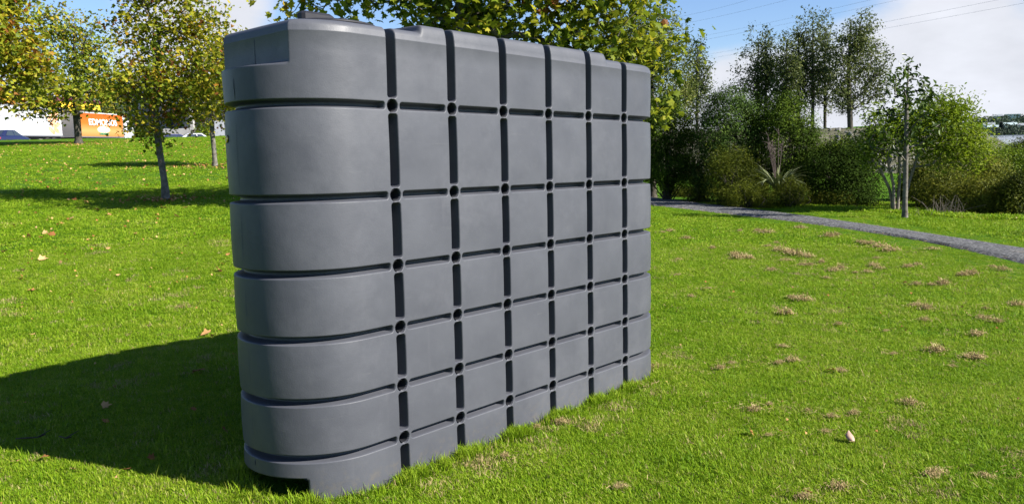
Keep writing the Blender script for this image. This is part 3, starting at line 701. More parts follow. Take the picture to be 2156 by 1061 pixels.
# multi-stemmed tree
bM = drop(1886, 446); kM = bM.y/FPX
tm = thing('multi_stem_tree', 'spreading tree with several pale stems beside the young tree', 'tree', bM)
rng = np.random.default_rng(90)
Lm = scaled_lobes(bM, [(1870, 300, 52, 60, 0), (1840, 290, 34, 60, .2), (1985, 285, 72, 75, 0), (2040, 300, 44, 62, -.1), (1930, 260, 60, 45, .2), (1990, 225, 60, 35, 0), (1870, 255, 45, 28, 0), (2030, 240, 35, 30, .1)])
cl = lobes_sample(rng, Lm, 430, .4, .6, 1.3)
stems = [((-.04, 0), (1868, 330)), ((.05, .02), (1893, 320)), ((.18, .05), (1935, 320)), ((.0, .1), (1850, 350))]
ends_all = []; grp = [[] for _ in stems]
tops = [np.array(rel(bM, *s[1])) for s in stems]
for c in cl: grp[int(np.argmin([np.linalg.norm(c-t) for t in tops]))].append(c)
for (q, e), g_, tp_ in zip(stems, grp, tops):
    if not g_: continue
    mb, ends, _ = grow(rng, [(q[0], q[1], -.05), (q[0]+(tp_[0]-q[0])*.35+.03, q[1], tp_[2]*.5), tuple(tp_)], np.array(g_), .036, .005, .1, .5)
    mb.build('trunk', M_bark_l, tm, True); ends_all.append(ends)
EA = np.concatenate(ends_all); P = np.repeat(EA, 30, 0)+rng.normal(0, .13, (len(EA)*30, 3))
sun_tint = np.clip((P[:, 0]+.6)/2.2, 0, 1)*.28+.22  # sunlight painted into the leaves: tint rises toward the crown's right side
tn = np.clip(np.repeat(rng.normal(.35, .15, len(EA)), 30)+sun_tint+rng.normal(0, .14, len(P)), 0, .999)
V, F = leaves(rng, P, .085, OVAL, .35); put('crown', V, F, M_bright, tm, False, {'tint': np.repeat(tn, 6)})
# young tree in front of it
bY = drop(1905, 459)
M_young = leafmat('young_tree_leaves', [(.0, (.018, .034, .006)), (.5, (.05, .085, .012)), (1, (.12, .17, .02))], .25, .4, .45)
ex = [rel(bY, *q) for q in ((1915, 132), (1905, 150), (1925, 160), (1895, 172), (1938, 172), (1880, 165), (1912, 185), (1940, 190), (1890, 195), (1900, 215), (1875, 200), (1955, 205), (1862, 235), (1975, 225), (1885, 245), (1935, 240), (1850, 270), (1990, 260), (1920, 265), (1868, 290), (1955, 285), (1900, 300), (1880, 320), (1940, 305), (1845, 310), (1910, 228), (1928, 212))]
ex = [(x, float(np.random.default_rng(i).normal(0, .18)), z) for i, (x, _, z) in enumerate(ex)]
tree('young_tree', 'young tree with a slender straight trunk and thin leafy top by the path', bY, [(0, 0, -.05), *[rel(bY, *q) for q in ((1906, 400), (1907, 340), (1908, 280), (1909, 210), (1913, 140))]],
     [(0, 0, 2.0, .1, .1, .1)], 1, 22, .11, .14, OVAL, M_young, M_bark, .055, 95, None, (.1, .9), low=1.15, up=.02, extra=ex, r_tip=.009)
bO = Vector((14.6, 13.2, h1(14.6, 13.2)))
tree('young_tree', 'young tree beyond the right edge whose shade falls on the lawn', bO, [(0, 0, -.05), (.05, 0, 1.2), (0, .05, 2.6)], [(0, 0, 2.7, .9, .9, .8)], 60, 18, .16, .12, OVAL, M_young, M_bark, .05, 96, None, (.1, .9), low=1.0)
# flax
bFx = base_at(1640, 22.7); fl = thing('flax_plant', 'flax plant with a fan of pale sword shaped leaves', 'plant', bFx)
M_flax = noisy('flax_leaf', (.10, .13, .04), (.27, .29, .14), 2.5, .45, .4)
rngf = np.random.default_rng(5)
for k in range(64):
    az = rngf.uniform(0, 6.283); ln = rngf.uniform(.75, 1.15); lean = rngf.uniform(.25, 1.0)**.7*1.25; w = rngf.uniform(.022, .036)
    d = np.array([math.cos(az), math.sin(az), 0]); sd = np.array([-d[1], d[0], 0]); V = []; p = d*rngf.uniform(0, .1); a = .12+lean*.3
    for i in range(8):
        t = i/7; ww = w*(1-.96*t**2.5)*(.7+.6*min(t*3, 1)*.5); V += [p-sd*ww, p+np.array([0, 0, -.010])*1.0, p+sd*ww]
        a += lean*.27*(.4+t); p = p+(d*math.sin(a)+np.array([0, 0, 1])*math.cos(a))*ln/7
    F = []
    for i in range(7):
        for j in range(2): F.append([i*3+j, i*3+j+1, i*3+j+4, i*3+j+3])
    put('leaf', np.array(V)+np.array([0, 0, .42]), F, M_flax, fl)
mb = MB()
for k in range(7):
    az = rngf.uniform(0, 6.28); e = np.array([math.cos(az)*.3, math.sin(az)*.3, rngf.uniform(1.7, 2.1)]); mb.tube([(0, 0, .3), tuple(e*np.array([.5, .5, .6])), tuple(e)], [.012, .009, .006], 5)
    for j in range(9):
        c = e*np.array([1, 1, 1])*(.75+.25*j/8); mb.tube([tuple(c), tuple(c+rngf.normal(0, .07, 3)+np.array([0, 0, .03]))], [.012, .006], 4)
mb.build('flower_stalks', noisy('flax_stalk', (.045, .03, .028), (.09, .07, .06), 6, .9), fl, True)

# ------------------------------------------------------------------ far shore
M_far = leafmat('far_trees', [(.0, (.03, .045, .03)), (.5, (.055, .075, .05)), (1, (.10, .12, .08))], .1, .8, .1)
rngs = np.random.default_rng(21); PP = []
for k in range(700):
    y = rngs.uniform(822, 870) if k % 2 else rngs.uniform(835, 1120); x = y*rngs.uniform(.50, .80); z = h1(x, y); r_ = rngs.uniform(3, 7)
    q = rngs.normal(0, 1, (26, 3)); q /= np.linalg.norm(q, axis=1)[:, None]; PP.append(np.array([x, y, z+r_*.6])+q*np.array([r_, r_, r_*.8])*rngs.uniform(.6, 1, (26, 1)))
PP = np.concatenate(PP); V, F = leaves(rngs, PP, 3.2, KITE, .2)
tag(put('far_wood', V, F, M_far, None, False, {'tint': np.repeat(rngs.uniform(0, 1, len(PP)), 4)}), 'dark trees covering the far shore across the water', 'trees', kind='stuff')
rng = np.random.default_rng(22); bc = on(2106, 850)
M_conif = leafmat('dark_conifer', [(.0, (.012, .02, .016)), (1, (.03, .045, .035))], .05, .7, .2)
t = thing('far_conifer', 'single dark conifer standing on the far shore', 'tree', bc); q = rng.uniform(0, 1, 2600)**.6; a = rng.uniform(0, 6.28, 2600)
rr_ = 4.2*(1-q)**.7*rng.uniform(.5, 1, 2600)+.2; P = np.stack([rr_*np.cos(a), rr_*np.sin(a), 1+q*12.5], 1); V, F = leaves(rng, P, 1.1, KITE, .1)
put('crown', V, F, M_conif, t, False, {'tint': np.repeat(rng.uniform(0, 1, 2600), 4)}); MB().tube([(0, 0, -.5), (0, 0, 8)], [.5, .2], 6).build('trunk', M_bark_d, t)
M_white = noisy('white_wall', (.55, .55, .54), (.70, .70, .69), .4, .8); M_roofg = noisy('grey_roof', (.20, .22, .24), (.30, .32, .33), .5, .7); M_roofb = noisy('pale_blue_roof', (.34, .42, .42), (.42, .5, .5), .5, .6); M_glassd = mat('dark_glass', (.03, .04, .05), .08, .6)
def house(px, y, w, hgt, roof, label, flat=False):
    p = on(px, y); t = thing('far_house', label, 'house', (p.x, p.y, p.z-.6), -.5, 'houses on the far shore')
    MB().box(-w/2, w/2, -4, 4, 0, hgt).build('wall', M_white, t)
    if flat: MB().box(-w/2-.4, w/2+.4, -4.4, 4.4, hgt+.01, hgt+.5).build('roof', roof, t)
    else: MB().add([(-w/2-.5, -4.6, hgt+.01), (w/2+.5, -4.6, hgt+.01), (w/2+.5, 4.6, hgt+.01), (-w/2-.5, 4.6, hgt+.01), (-w/2-.5, 0, hgt+2.6), (w/2+.5, 0, hgt+2.6)], [[0, 1, 5, 4], [2, 3, 4, 5], [0, 4, 3], [1, 2, 5], [3, 2, 1, 0]]).build('roof', roof, t)
    n = max(2, int(w/4))
    for k in range(n):
        x = -w/2+(k+.5)*w/n; f = MB().box(x-1.1, x+1.1, -4.08, -4.0, hgt-2.3, hgt-.9).build('window', M_white, t); MB().box(x-.95, x+.95, -4.14, -4.085, hgt-2.2, hgt-1.0).build('pane', M_glassd, f)
house(2122, 885, 14, 5, M_roofb, 'white house with pale blue roof right of the dark far conifer'); house(2092, 880, 13, 4, M_roofb, 'low pale house left of the dark far conifer')
house(2128, 1060, 18, 9, M_white, 'pale flat roofed block on the far hilltop', True); house(2098, 1080, 10, 7, M_roofg, 'grey roofed house on the far hilltop left of the block')
house(2148, 880, 12, 4, M_roofg, 'grey roofed low house at the right edge of the far shore'); house(2080, 900, 11, 5, M_roofg, 'small grey roofed house half hidden by the multi stemmed tree')

# ------------------------------------------------------------------ power lines
M_wire = mat('wire', (.16, .17, .2), .5, .3)
wires = [((1400, 41), (1577, 0), 150, 118, 'uppermost thin power line in the blue sky'), ((1400, 57), (1659, 0), 150, 112, 'second thin power line from the top'),
         ((1400, 91), (1835, 0), 165, 105, 'upper wire of the middle pair of power lines'), ((1400, 99), (1893, 0), 165, 102, 'lower wire of the middle pair of power lines'),
         ((1400, 130), (2104, 0), 180, 92, 'upper wire of the lowest pair of power lines'), ((1400, 138), (2200, -1), 180, 90, 'lower wire of the lowest pair of power lines')]
for (a, b_, ya, yb, lb) in wires:
    pa, pb = at(*a, ya), at(*b_, yb); dv = pb-pa; s0, s1 = -.5, 1.6
    pts = [tuple(pa+dv*t+Vector((0, 0, 1.0*((t-.5)**2-.25)))) for t in np.linspace(s0, s1, 24)]
    tag(MB().tube(pts, .012, 5).build('power_line', M_wire, None, True), lb, 'power line', 'power lines across the sky')

# ------------------------------------------------------------------ road, vehicles, buildings on the left
M_asph = noisy('asphalt', (.04, .04, .042), (.065, .065, .066), 4, .9, .1)
RX = np.linspace(-62, -18, 23); RY = np.linspace(70, 125, 28); AX, AY = np.meshgrid(RX, RY); ai = np.arange(AX.size).reshape(AX.shape)
tag(put('road', np.stack([AX, AY, H(AX, AY)+.03], -1).reshape(-1, 3), np.stack([ai[:-1, :-1], ai[:-1, 1:], ai[1:, 1:], ai[1:, :-1]], -1).reshape(-1, 4), M_asph), 'dark asphalt road and car park behind the crest', 'road', kind='structure')
ROADZ = h1(-45, 85)+.03
M_tyre = mat('tyre_rubber', (.02, .02, .02), .8, .2); M_rim = mat('wheel_rim', (.5, .5, .52), .35, .5, .8); M_black = mat('black_trim', (.02, .02, .022), .5, .3)
M_panel = noisy('white_panel', (.40, .41, .43), (.47, .47, .48), .5, .45, .4); M_orange = mat('orange_panel', (.8, .25, .03), .45, .4); N = NT(M_orange)
tcn = N.n('ShaderNodeTexCoord'); sp_ = N.n('ShaderNodeSeparateXYZ'); N.l(tcn.outputs['Generated'], sp_.inputs[0])
N.l(N.ramp(sp_.outputs[2], [(.0, (.40, .15, .04)), (.25, (.42, .24, .08)), (.55, (.40, .12, .015)), (1, (.38, .07, .006))]), N.b.inputs['Base Color'])
def wheel(parent, x, y, r, w=.28):
    t = MB().lathe([(r*.62, -w/2), (r*.94, -w/2), (r, -w*.3), (r, w*.3), (r*.94, w/2), (r*.62, w/2)], 28, 'x').build('wheel', M_tyre, parent, True); t.location = (x, y, r)
    MB().lathe([(r*.6, -w*.42), (r*.6, w*.42), (r*.3, w*.5), (r*.1, w*.5)], 20, 'x').build('rim', M_rim, t, True); return t
def text(s, size, mat_, parent, loc, rot, ext=.01, name='lettering', xs=1.0):
    cu = bpy.data.curves.new(name, 'FONT'); cu.body = s; cu.size = size; cu.extrude = ext; cu.align_x = 'CENTER'; cu.align_y = 'CENTER'; cu.offset = .012*size
    tmp = bpy.data.objects.new(name, cu); COL.objects.link(tmp); dg = bpy.context.evaluated_depsgraph_get(); me = bpy.data.meshes.new_from_object(tmp.evaluated_get(dg))
    bpy.data.objects.remove(tmp); me.materials.clear(); me.materials.append(mat_); o = bpy.data.objects.new(name, me); COL.objects.link(o); o.parent = parent; o.location = loc; o.rotation_euler = rot; o.scale = (xs, 1, 1); return o
FACE = (math.pi/2, 0, math.pi/2)       # lettering that reads from +x
XT = -48.3
tr = thing('truck_trailer', 'long white box trailer with faint grey slogan behind the trees', 'trailer', (XT-1.25, 80.6, ROADZ))
MB().box(-1.25, 1.25, -6.6, 6.6, 1.15, 4.1, .05).build('cargo_box', M_panel, tr)
MB().box(-1.0, 1.0, -6.4, 6.6, .85, 1.14).build('chassis', M_black, tr)
MB().box(-1.262, 1.262, -6.62, -6.5, 1.12, 4.12).build('rear_frame', M_rim, tr)
MB().box(-1.268, 1.268, -6.5, 6.6, 4.02, 4.13).build('top_rail', M_rim, tr); MB().box(-1.268, 1.268, -6.5, 6.6, 1.08, 1.2).build('side_rail', M_rim, tr)
for y in (-4.6, -3.4, 3.9, 5.1):
    for s_ in (-1, 1): wheel(tr, s_*1.05, y, .5)
M_tgrey = mat('grey_print', (.42, .43, .45), .5); M_bun = noisy('baked_print', (.55, .20, .09), (.72, .42, .25), 2.2, .5); M_wht = mat('white_print', (.8, .8, .8), .5); M_grn = mat('green_print', (.03, .16, .07), .5)
text('love of baking', .62, M_tgrey, tr, (1.262, -1.5, 2.75), FACE); text('since 1879', .56, M_tgrey, tr, (1.262, -.7, 1.95), FACE)
bp = MB()
for k, (y, z, a, l) in enumerate([(4.6, 3.1, .5, 1.1), (5.2, 2.7, .5, 1.2), (4.9, 2.3, -.2, 1.0), (4.6, 1.7, -.5, 1.1), (5.5, 1.75, -.5, 1.0), (5.6, 3.4, .6, 1.0), (5.7, 2.3, .3, .9)]):
    n = 14; bp.add([(1.262+.002*k, y+l*.62*math.cos(q)*math.cos(a)-.26*math.sin(q)*math.sin(a), z+l*.62*math.cos(q)*math.sin(a)+.26*math.sin(q)*math.cos(a)) for q in np.linspace(0, 6.283, n, False)], [list(range(n))])
bp.build('baked_goods_print', M_bun, tr)
tk = thing('delivery_truck', 'orange box truck with white cab and white lettering', 'truck', (XT-1.25, 96.0, ROADZ))
MB().box(-1.25, 1.25, -5.3, 5.0, 1.1, 3.85, .05).build('cargo_box', M_orange, tk)
MB().box(-1.27, 1.27, -5.32, -5.2, 1.05, 3.9).build('rear_frame', M_rim, tk); MB().box(-1.265, 1.265, -5.2, 5.0, 3.78, 3.9).build('top_rail', M_panel, tk); MB().box(-1.265, 1.265, -5.2, 5.0, 1.02, 1.14).build('side_rail', M_rim, tk)
MB().box(-1.0, 1.0, -5.2, 7.6, .7, 1.0).build('chassis', M_black, tk)
cab = MB().add([(s_*1.2, y, z) for s_ in (-1, 1) for y, z in ((5.3, .55), (8.05, .55), (8.1, 1.5), (7.8, 2.0), (7.3, 2.95), (6.9, 3.15), (5.3, 3.15))], [[0, 1, 2, 3, 4, 5, 6][::-1], [7, 8, 9, 10, 11, 12, 13]]+[[i, (i+1) % 7, 7+(i+1) % 7, 7+i] for i in range(7)]).build('cab', M_panel, tk)
MB().add([(1.205, y, z) for y, z in ((6.1, 1.9), (7.6, 1.9), (7.2, 2.8), (6.1, 2.8))], [[0, 1, 2, 3]]).build('side_window', M_glassd, cab)
MB().prism([(-1.1, 3.0), (1.1, 3.0), (1.0, 3.7), (-1.0, 3.7)], 5.4, 6.4).build('wind_deflector', M_panel, cab)
for y in (-3.6, -2.4, 2.6, 7.0):
    for s_ in (-1, 1): wheel(tk, s_*1.05, y, .5)
L_ed = text('EDMONDS', 1.0, M_wht, tk, (1.268, .1, 2.75), FACE, xs=1.38)
text('EDMONDS', 1.06, mat('red_print', (.45, .06, .02), .5), tk, (1.256, .13, 2.72), FACE, name='lettering_outline', xs=1.34)
gm = MB()
for k in range(9): y = -1.0+k*.25; gm.add([(1.262, y, 1.3), (1.262, y+.2, 1.32), (1.262, y+.22+.05*(k % 3), 1.62+.1*(k % 2)), (1.262, y+.03, 1.55)], [[0, 1, 2, 3]])
gm.build('green_leaf_print', M_grn, tk)
n = 22; MB().add([(1.260, .1+1.5*math.cos(q), 1.95+.42*math.sin(q)) for q in np.linspace(0, 6.283, n, False)], [list(range(n))]).build('pale_oval_print', mat('cream_print', (.78, .62, .38), .5), tk)
def car(label, loc, rz, paint, group='cars behind the crest'):
    t = thing('parked_car', label, 'car', loc, rz, group)
    sec = [(-2.2, .35, .78, .80), (-2.1, .30, .92, .86), (-1.3, .28, .96, .88), (1.0, .28, .94, .88), (1.9, .30, .82, .84), (2.2, .36, .66, .74)]
    V = []; 
    for y, z0, z1, hw in sec: V += [(-hw*.92, y, z0), (-hw, y, (z0+z1)*.5), (-hw*.93, y, z1-.04), (-hw*.8, y, z1), (hw*.8, y, z1), (hw*.93, y, z1-.04), (hw, y, (z0+z1)*.5), (hw*.92, y, z0)]
    F = [[i*8+k, i*8+(k+1) % 8, (i+1)*8+(k+1) % 8, (i+1)*8+k] for i in range(5) for k in range(8)]+[list(range(7, -1, -1)), [40+k for k in range(8)]]
    put('body', V, F, paint, t, True)
    cs = [(-1.85, .93, .93, .70), (-1.0, .93, 1.40, .70), (-.6, .93, 1.45, .70), (.3, .93, 1.44, .70), (1.15, .9, .94, .70)]
    V = []
    for y, z0, z1, hw in cs: V += [(-hw-.06, y, z0), (-hw*.86, y, z1-.03), (-hw*.72, y, z1), (hw*.72, y, z1), (hw*.86, y, z1-.03), (hw+.06, y, z0)]
    F = [[i*6+k, i*6+k+1, (i+1)*6+k+1, (i+1)*6+k] for i in range(4) for k in range(5)]
    rf = put('roof', V, F, paint, t, True)
    for s_ in (-1, 1):
        MB().add([(s_*.755, -1.25, .96), (s_*.755, -.1, .96), (s_*.635, -.15, 1.37), (s_*.645, -.85, 1.36)], [[0, 1, 2, 3]]).build('side_window', M_glassd, t); MB().add([(s_*.755, -.02, .96), (s_*.755, .85, .95), (s_*.635, .32, 1.36), (s_*.632, -.07, 1.37)], [[0, 1, 2, 3]]).build('side_window', M_glassd, t)
        for y in (-1.35, 1.35): wheel(t, s_*.78, y, .32, .2)
        MB().box(s_*.7-.12, s_*.7+.12, -2.22, -2.12, .66, .80).build('tail_light', mat('red_lamp', (.5, .02, .02), .3, .5), t); MB().box(s_*.6-.14, s_*.6+.14, 2.08, 2.2, .56, .66).build('headlight', M_rim, t)
    MB().add([(-.6, 1.05, .985), (.6, 1.05, .985), (.52, .42, 1.42), (-.52, .42, 1.42)], [[0, 1, 2, 3]]).build('windscreen', M_glassd, t); MB().add([(-.6, -1.78, .99), (.6, -1.78, .99), (.52, -1.08, 1.385), (-.52, -1.08, 1.385)], [[3, 2, 1, 0]]).build('rear_window', M_glassd, t)
    return t
M_navy = mat('navy_paint', (.012, .016, .05), .25, .6); M_cwhite = mat('white_paint', (.55, .56, .58), .25, .5); M_blue = mat('dark_blue_paint', (.03, .035, .10), .25, .6); M_silver = mat('silver_paint', (.35, .36, .38), .3, .5, .4)
def road_at(px, y): p = at(px, 290, y); return (p.x, y, ROADZ)
p = road_at(14, 70.5); car('dark navy car with a rear wing beside the white trailer', (p[0], p[1], ROADZ+.02), 0, M_navy)
wt = [o for o in bpy.data.objects if o.name.startswith('parked_car')][-1]
MB().box(-.75, .75, -2.18, -1.95, 1.16, 1.20).build('rear_wing', M_navy, wt); [MB().box(s_*.6-.03, s_*.6+.03, -2.12, -2.02, .88, 1.17).build('wing_post', M_navy, wt) for s_ in (-1, 1)]
car('dark blue car left of the white car below the plane tree', (*road_at(374, 83)[:2], h1(-34, 83)+.03), -1.2, M_blue); car('white car parked at the crest right of the dark blue car', (*road_at(418, 80)[:2], h1(-32, 80)+.03), -1.25, M_cwhite)
# white board by the third tree
p = at(462, 280, 78); sg = thing('white_board', 'blank white board standing behind the crest beside the small tree', 'board', (p.x, 78, h1(p.x, 78)))
MB().box(-.55, .55, -.04, .04, 1.0, 2.75, .01).build('panel', M_panel, sg); MB().box(.551, .63, -.05, .05, .95, 2.8).build('frame_post', M_rim, sg)
for s_ in (-.4, .4): MB().box(s_-.04, s_+.04, -.03, .03, 0, .999).build('post', M_rim, sg)
# shop with yellow fascia
M_yel = noisy('yellow_fascia', (.75, .50, .02), (.80, .60, .06), .8, .5); M_mar = noisy('maroon_trim', (.11, .02, .05), (.16, .03, .06), .8, .6); M_cream = noisy('cream_wall', (.45, .42, .36), (.55, .52, .46), .6, .8)
sh = thing('shop_building', 'long shop with yellow fascia and maroon roof edge behind the truck', 'building', (-52.2, 94, ROADZ))
MB().box(-22, -.4, -22, 9.5, 0, 5.2).build('wall', M_cream, sh); MB().box(-.39, .0, -22, 9.5, 4.55, 5.3).build('fascia', M_yel, sh); MB().box(-.45, .06, -22.1, 9.6, 5.301, 5.75).build('roof_edge', M_mar, sh); MB().box(-22, -.46, -22, 9.5, 5.201, 5.5).build('roof', M_roofg, sh)
for k in range(7): 
    y = -20+k*4.2; f = MB().box(-.399, -.32, y, y+3.4, .5, 3.6).build('window', M_black, sh); MB().box(-.319, -.30, y+.08, y+3.32, .58, 3.52).build('pane', M_glassd, f)
    MB().box(.001, .03, y+.4, y+2.9, 4.7, 5.12).build('fascia_panel', noisy('red_panel%d' % k, (.5, .12, .03), (.75, .4, .03), .6, .5), sh)
# dark office building
M_dkw = noisy('dark_cladding', (.018, .02, .032), (.032, .034, .05), .8, .6, .3); M_conc = noisy('concrete', (.30, .29, .28), (.40, .39, .37), 1.2, .9, .1)
of = thing('office_building', 'dark clad office building with glazing behind the plane trees', 'building', (-47.5, 112, ROADZ))
MB().box(-9, 22, 0, 16, 0, 7.2).build('wall', M_dkw, of); MB().add([(-9.5, -.5, 7.21), (22.5, -.5, 7.21), (22.5, 16.5, 7.21), (-9.5, 16.5, 7.21), (-9.5, 8, 9.2), (22.5, 8, 9.2)], [[0, 1, 5, 4], [2, 3, 4, 5], [0, 4, 3], [1, 2, 5], [3, 2, 1, 0]]).build('roof', M_dkw, of)
M_teal = mat('teal_glass', (.05, .10, .12), .1, .6)
for k in range(10):
    x = -7.8+k*2.9; f = MB().box(x, x+2.5, -.12, -.001, 1.4, 6.4).build('window', M_black, of)
    for j in range(2): MB().box(x+.1, x+2.4, -.15, -.121, 1.5+j*2.5, 3.8+j*2.5).build('pane', M_teal if k > 7 else M_glassd, f)
for x in (4.0, 13.0): MB().box(x-.25, x+.25, -1.5, -1.0, 0, 7.0).build('column', M_conc, of)
p = road_at(395, 90); tag(MB().box(-3.2, 3.4, -.12, .12, 0, 1.75, .02).build('low_wall', M_conc), 'pale concrete wall behind the parked cars', 'wall').location = (p[0], 90, ROADZ)
b = Vector((*road_at(428, 86)[:2], ROADZ)); shrub('leafy_shrub', 'light green shrub behind the white car', b, [(0, 0, 1.1, .95, .7, .8), (.4, 0, 1.6, .6, .5, .5)], 2600, .16, KITE, M_bright, 101, (.2, .9))
b = Vector((at(235, 235, 106).x, 106, ROADZ)); shrub('leafy_shrub', 'dark green hedge tree between the yellow shop and office', b, [(0, 0, 3, 2.4, 1.5, 2.4), (.8, 0, 4.2, 1.6, 1.2, 1.2)], 3800, .3, KITE, M_alder, 102, (.1, .8), clump=.35)
b = Vector((at(262, 280, 109).x, 109, ROADZ)); shrub('leafy_shrub', 'dark hedge in front of the office wall beside the truck cab', b, [(0, 0, 1.4, 3.5, 1.2, 1.2), (2.5, 0, 1.3, 2, 1.2, 1.0)], 3000, .3, KITE, M_dk, 103, (.1, .7), clump=.3)

# ------------------------------------------------------------------ grass
GR = bpy.data.collections.new('grass_tufts')
def blade_tuft(name, seed, n, r, hgt, w, lean, mat_, tint):
    rng = np.random.default_rng(seed); V = []; F = []; T = []; k = 0
    for i in range(n):
        a = rng.uniform(0, 6.283); q = r*math.sqrt(rng.uniform()); x, y = q*math.cos(a), q*math.sin(a)
        d = rng.uniform(0, 6.283); dx, dy = math.cos(d), math.sin(d); L = hgt*rng.uniform(.55, 1.15); le = lean*rng.uniform(.2, 1.2); sx, sy = -dy*w/2, dx*w/2
        p0 = np.array([x, y, -.006]); p1 = p0+np.array([dx*L*.45*math.sin(le*.5), dy*L*.45*math.sin(le*.5), L*.5*math.cos(le*.5)]); p2 = p1+np.array([dx*L*.55*math.sin(le*1.3), dy*L*.55*math.sin(le*1.3), L*.5*math.cos(le*1.3)])
        V += [p0-[sx, sy, 0], p0+[sx, sy, 0], p1+[sx*.85, sy*.85, 0], p1-[sx*.85, sy*.85, 0], p2]; F += [[k, k+1, k+2, k+3], [k+3, k+2, k+4]]; k += 5
        T += [np.clip(rng.normal(tint, .17), 0, .999)]*5
    me_o = put(name, V, F, mat_, None, True, {'tint': T}); COL.objects.unlink(me_o); GR.objects.link(me_o); return me_o
M_grass = leafmat('grass_blades', [(.0, (.054, .120, .004)), (.35, (.128, .240, .007)), (.65, (.225, .335, .014)), (.90, (.34, .37, .05)), (1, (.44, .38, .16))], .40, .5, .22, obj_rand=.24)
M_dry = leafmat('dry_grass_blades', [(.0, (.16, .12, .05)), (.5, (.34, .26, .12)), (1, (.52, .42, .24))], .25, .7, .15)
for k in range(6): blade_tuft('tuft_a%d' % k, 200+k, 78, .062, .030, .0032, 1.5, M_grass, .50)         # 0-5 short lawn
for k in range(2): blade_tuft('tuft_b%d' % k, 210+k, 30, .050, .036, .0032, 1.3, M_dry, .5)            # 6-7 dry thatch
for k in range(3): blade_tuft('tuft_c%d' % k, 220+k, 6, .03, .070, .0034, .9, M_grass, .58)              # 8-10 longer blades
for k in range(3): blade_tuft('tuft_d%d' % k, 230+k, 64, .16, .042, .010, 1.45, M_grass, .50)             # 11-13 coarse, for the distance
rng = np.random.default_rng(1234)
def nz(x, y, f, s): 
    r = np.random.default_rng(s); v = 0
    for i in range(5):
        a = r.uniform(0, 6.28); v = v+np.sin((x*math.cos(a)+y*math.sin(a))*f*(1+.37*i)+r.uniform(0, 6.28)+1.3*np.sin(f*.6*(x*math.sin(a)-y*math.cos(a))))/(1+.25*i)
    return v/3.2
def scatter(n, y0, y1, ext=.80):
    d = np.sqrt(rng.uniform(y0*y0, y1*y1, n)); az = rng.uniform(-ext, ext, n); return d*np.sin(az), d*np.cos(az)
PTS = []
def addp(x, y, idx, scl):
    k = ~in_tank(x, y, -.012); x, y, idx, scl = x[k], y[k], idx[k], scl[k]
    PTS.append(np.stack([x, y, H(x, y), idx, scl], 1))
for n, y0, y1, sc in ((57000, 2.2, 8.0, 1.0), (52000, 8.0, 15.0, 1.25)):
    x, y = scatter(n, y0, y1, .90); k = ~on_path(x, y, -.04); x, y = x[k], y[k]
    dry = nz(x, y, 1.6, 5)*.5+nz(x, y, 7, 6)*.5; i = rng.integers(0, 6, len(x)); q = rng.uniform(0, 1, len(x)); i = np.where((dry > .45) & (q < .35), rng.integers(6, 8, len(x)), i); i = np.where((q > .955), rng.integers(8, 11, len(x)), i); i = np.where((q > .90) & (q < .92), rng.integers(6, 8, len(x)), i)
    addp(x, y, i, sc*rng.uniform(.7, 1.25, len(x))*(1+.15*nz(x, y, 3, 9))*(np.where(on_path(x, y, .6), .6, 1) if y1 > 9 else 1))
for n, y0, y1, sc in ((30000, 14.5, 26.0, 1.0), (30000, 25.5, 64.0, 1.5)):
    x, y = scatter(n, y0, y1, .80); k = ~on_path(x, y, -.07); az = x/y
    k &= ~((az > .10) & (y > 24))
    x, y = x[k], y[k]; addp(x, y, rng.integers(11, 14, len(x)), sc*rng.uniform(.7, 1.2, len(x))*np.where(on_path(x, y, .7), .5, 1))
# thatch and long blades round the tank foot
inv = TM.inverted()
for n, lo, hi, kind in ((2600, .0, .10, 'long'), (350, .0, .35, 'dry')):
    t = rng.uniform(0, 1, n); u = per[(t*NU).astype(int)]; g_ = rng.uniform(lo, hi, n)+.004
    lx = u[:, 0]+u[:, 2]*g_+rng.normal(0, .01, n); ly = u[:, 1]+u[:, 3]*g_; x = TM[0][0]*lx+TM[0][1]*ly+TM[0][3]; y = TM[1][0]*lx+TM[1][1]*ly+TM[1][3]
    addp(x, y, rng.integers(8, 11, n) if kind == 'long' else rng.integers(6, 8, n), rng.uniform(.8, 1.5, n))
# taller rough grass at the far edge of the lawn
tq = rng.uniform(0, 1, 3000); xx = np.interp(tq, [0, .7, 1], [7.6, 10.95, 12.4])+rng.normal(0, .12, 3000); ty_ = np.interp(tq, [0, .7, 1], [22.8, 17.95, 17.0])+np.abs(rng.normal(0, .35, 3000)); kk = ~on_path(xx, ty_, .1)
addp(xx[kk], ty_[kk], rng.integers(11, 14, kk.sum()), rng.uniform(1.0, 2.2, kk.sum()))
A = np.concatenate(PTS); print('grass points', len(A))
gp = put('grass', A[:, :3], [], M_grass, None); me = gp.data
rot = np.stack([rng.normal(0, .10, len(A)), rng.normal(0, .10, len(A)), rng.uniform(0, 6.283, len(A))], 1).astype(np.float32)
at_ = me.attributes.new('rot', 'FLOAT_VECTOR', 'POINT'); at_.data.foreach_set('vector', rot.ravel())
at_ = me.attributes.new('scl', 'FLOAT', 'POINT'); at_.data.foreach_set('value', A[:, 4].astype(np.float32))
at_ = me.attributes.new('idx', 'INT', 'POINT'); at_.data.foreach_set('value', A[:, 3].astype(np.int32))
ng = bpy.data.node_groups.new('grass_scatter', 'GeometryNodeTree')
ng.interface.new_socket('Geometry', in_out='INPUT', socket_type='NodeSocketGeometry'); ng.interface.new_socket('Geometry', in_out='OUTPUT', socket_type='NodeSocketGeometry')
gi = ng.nodes.new('NodeGroupInput'); go = ng.nodes.new('NodeGroupOutput'); ci = ng.nodes.new('GeometryNodeCollectionInfo'); ci.inputs[0].default_value = GR; ci.inputs[1].default_value = True; ci.inputs[2].default_value = True
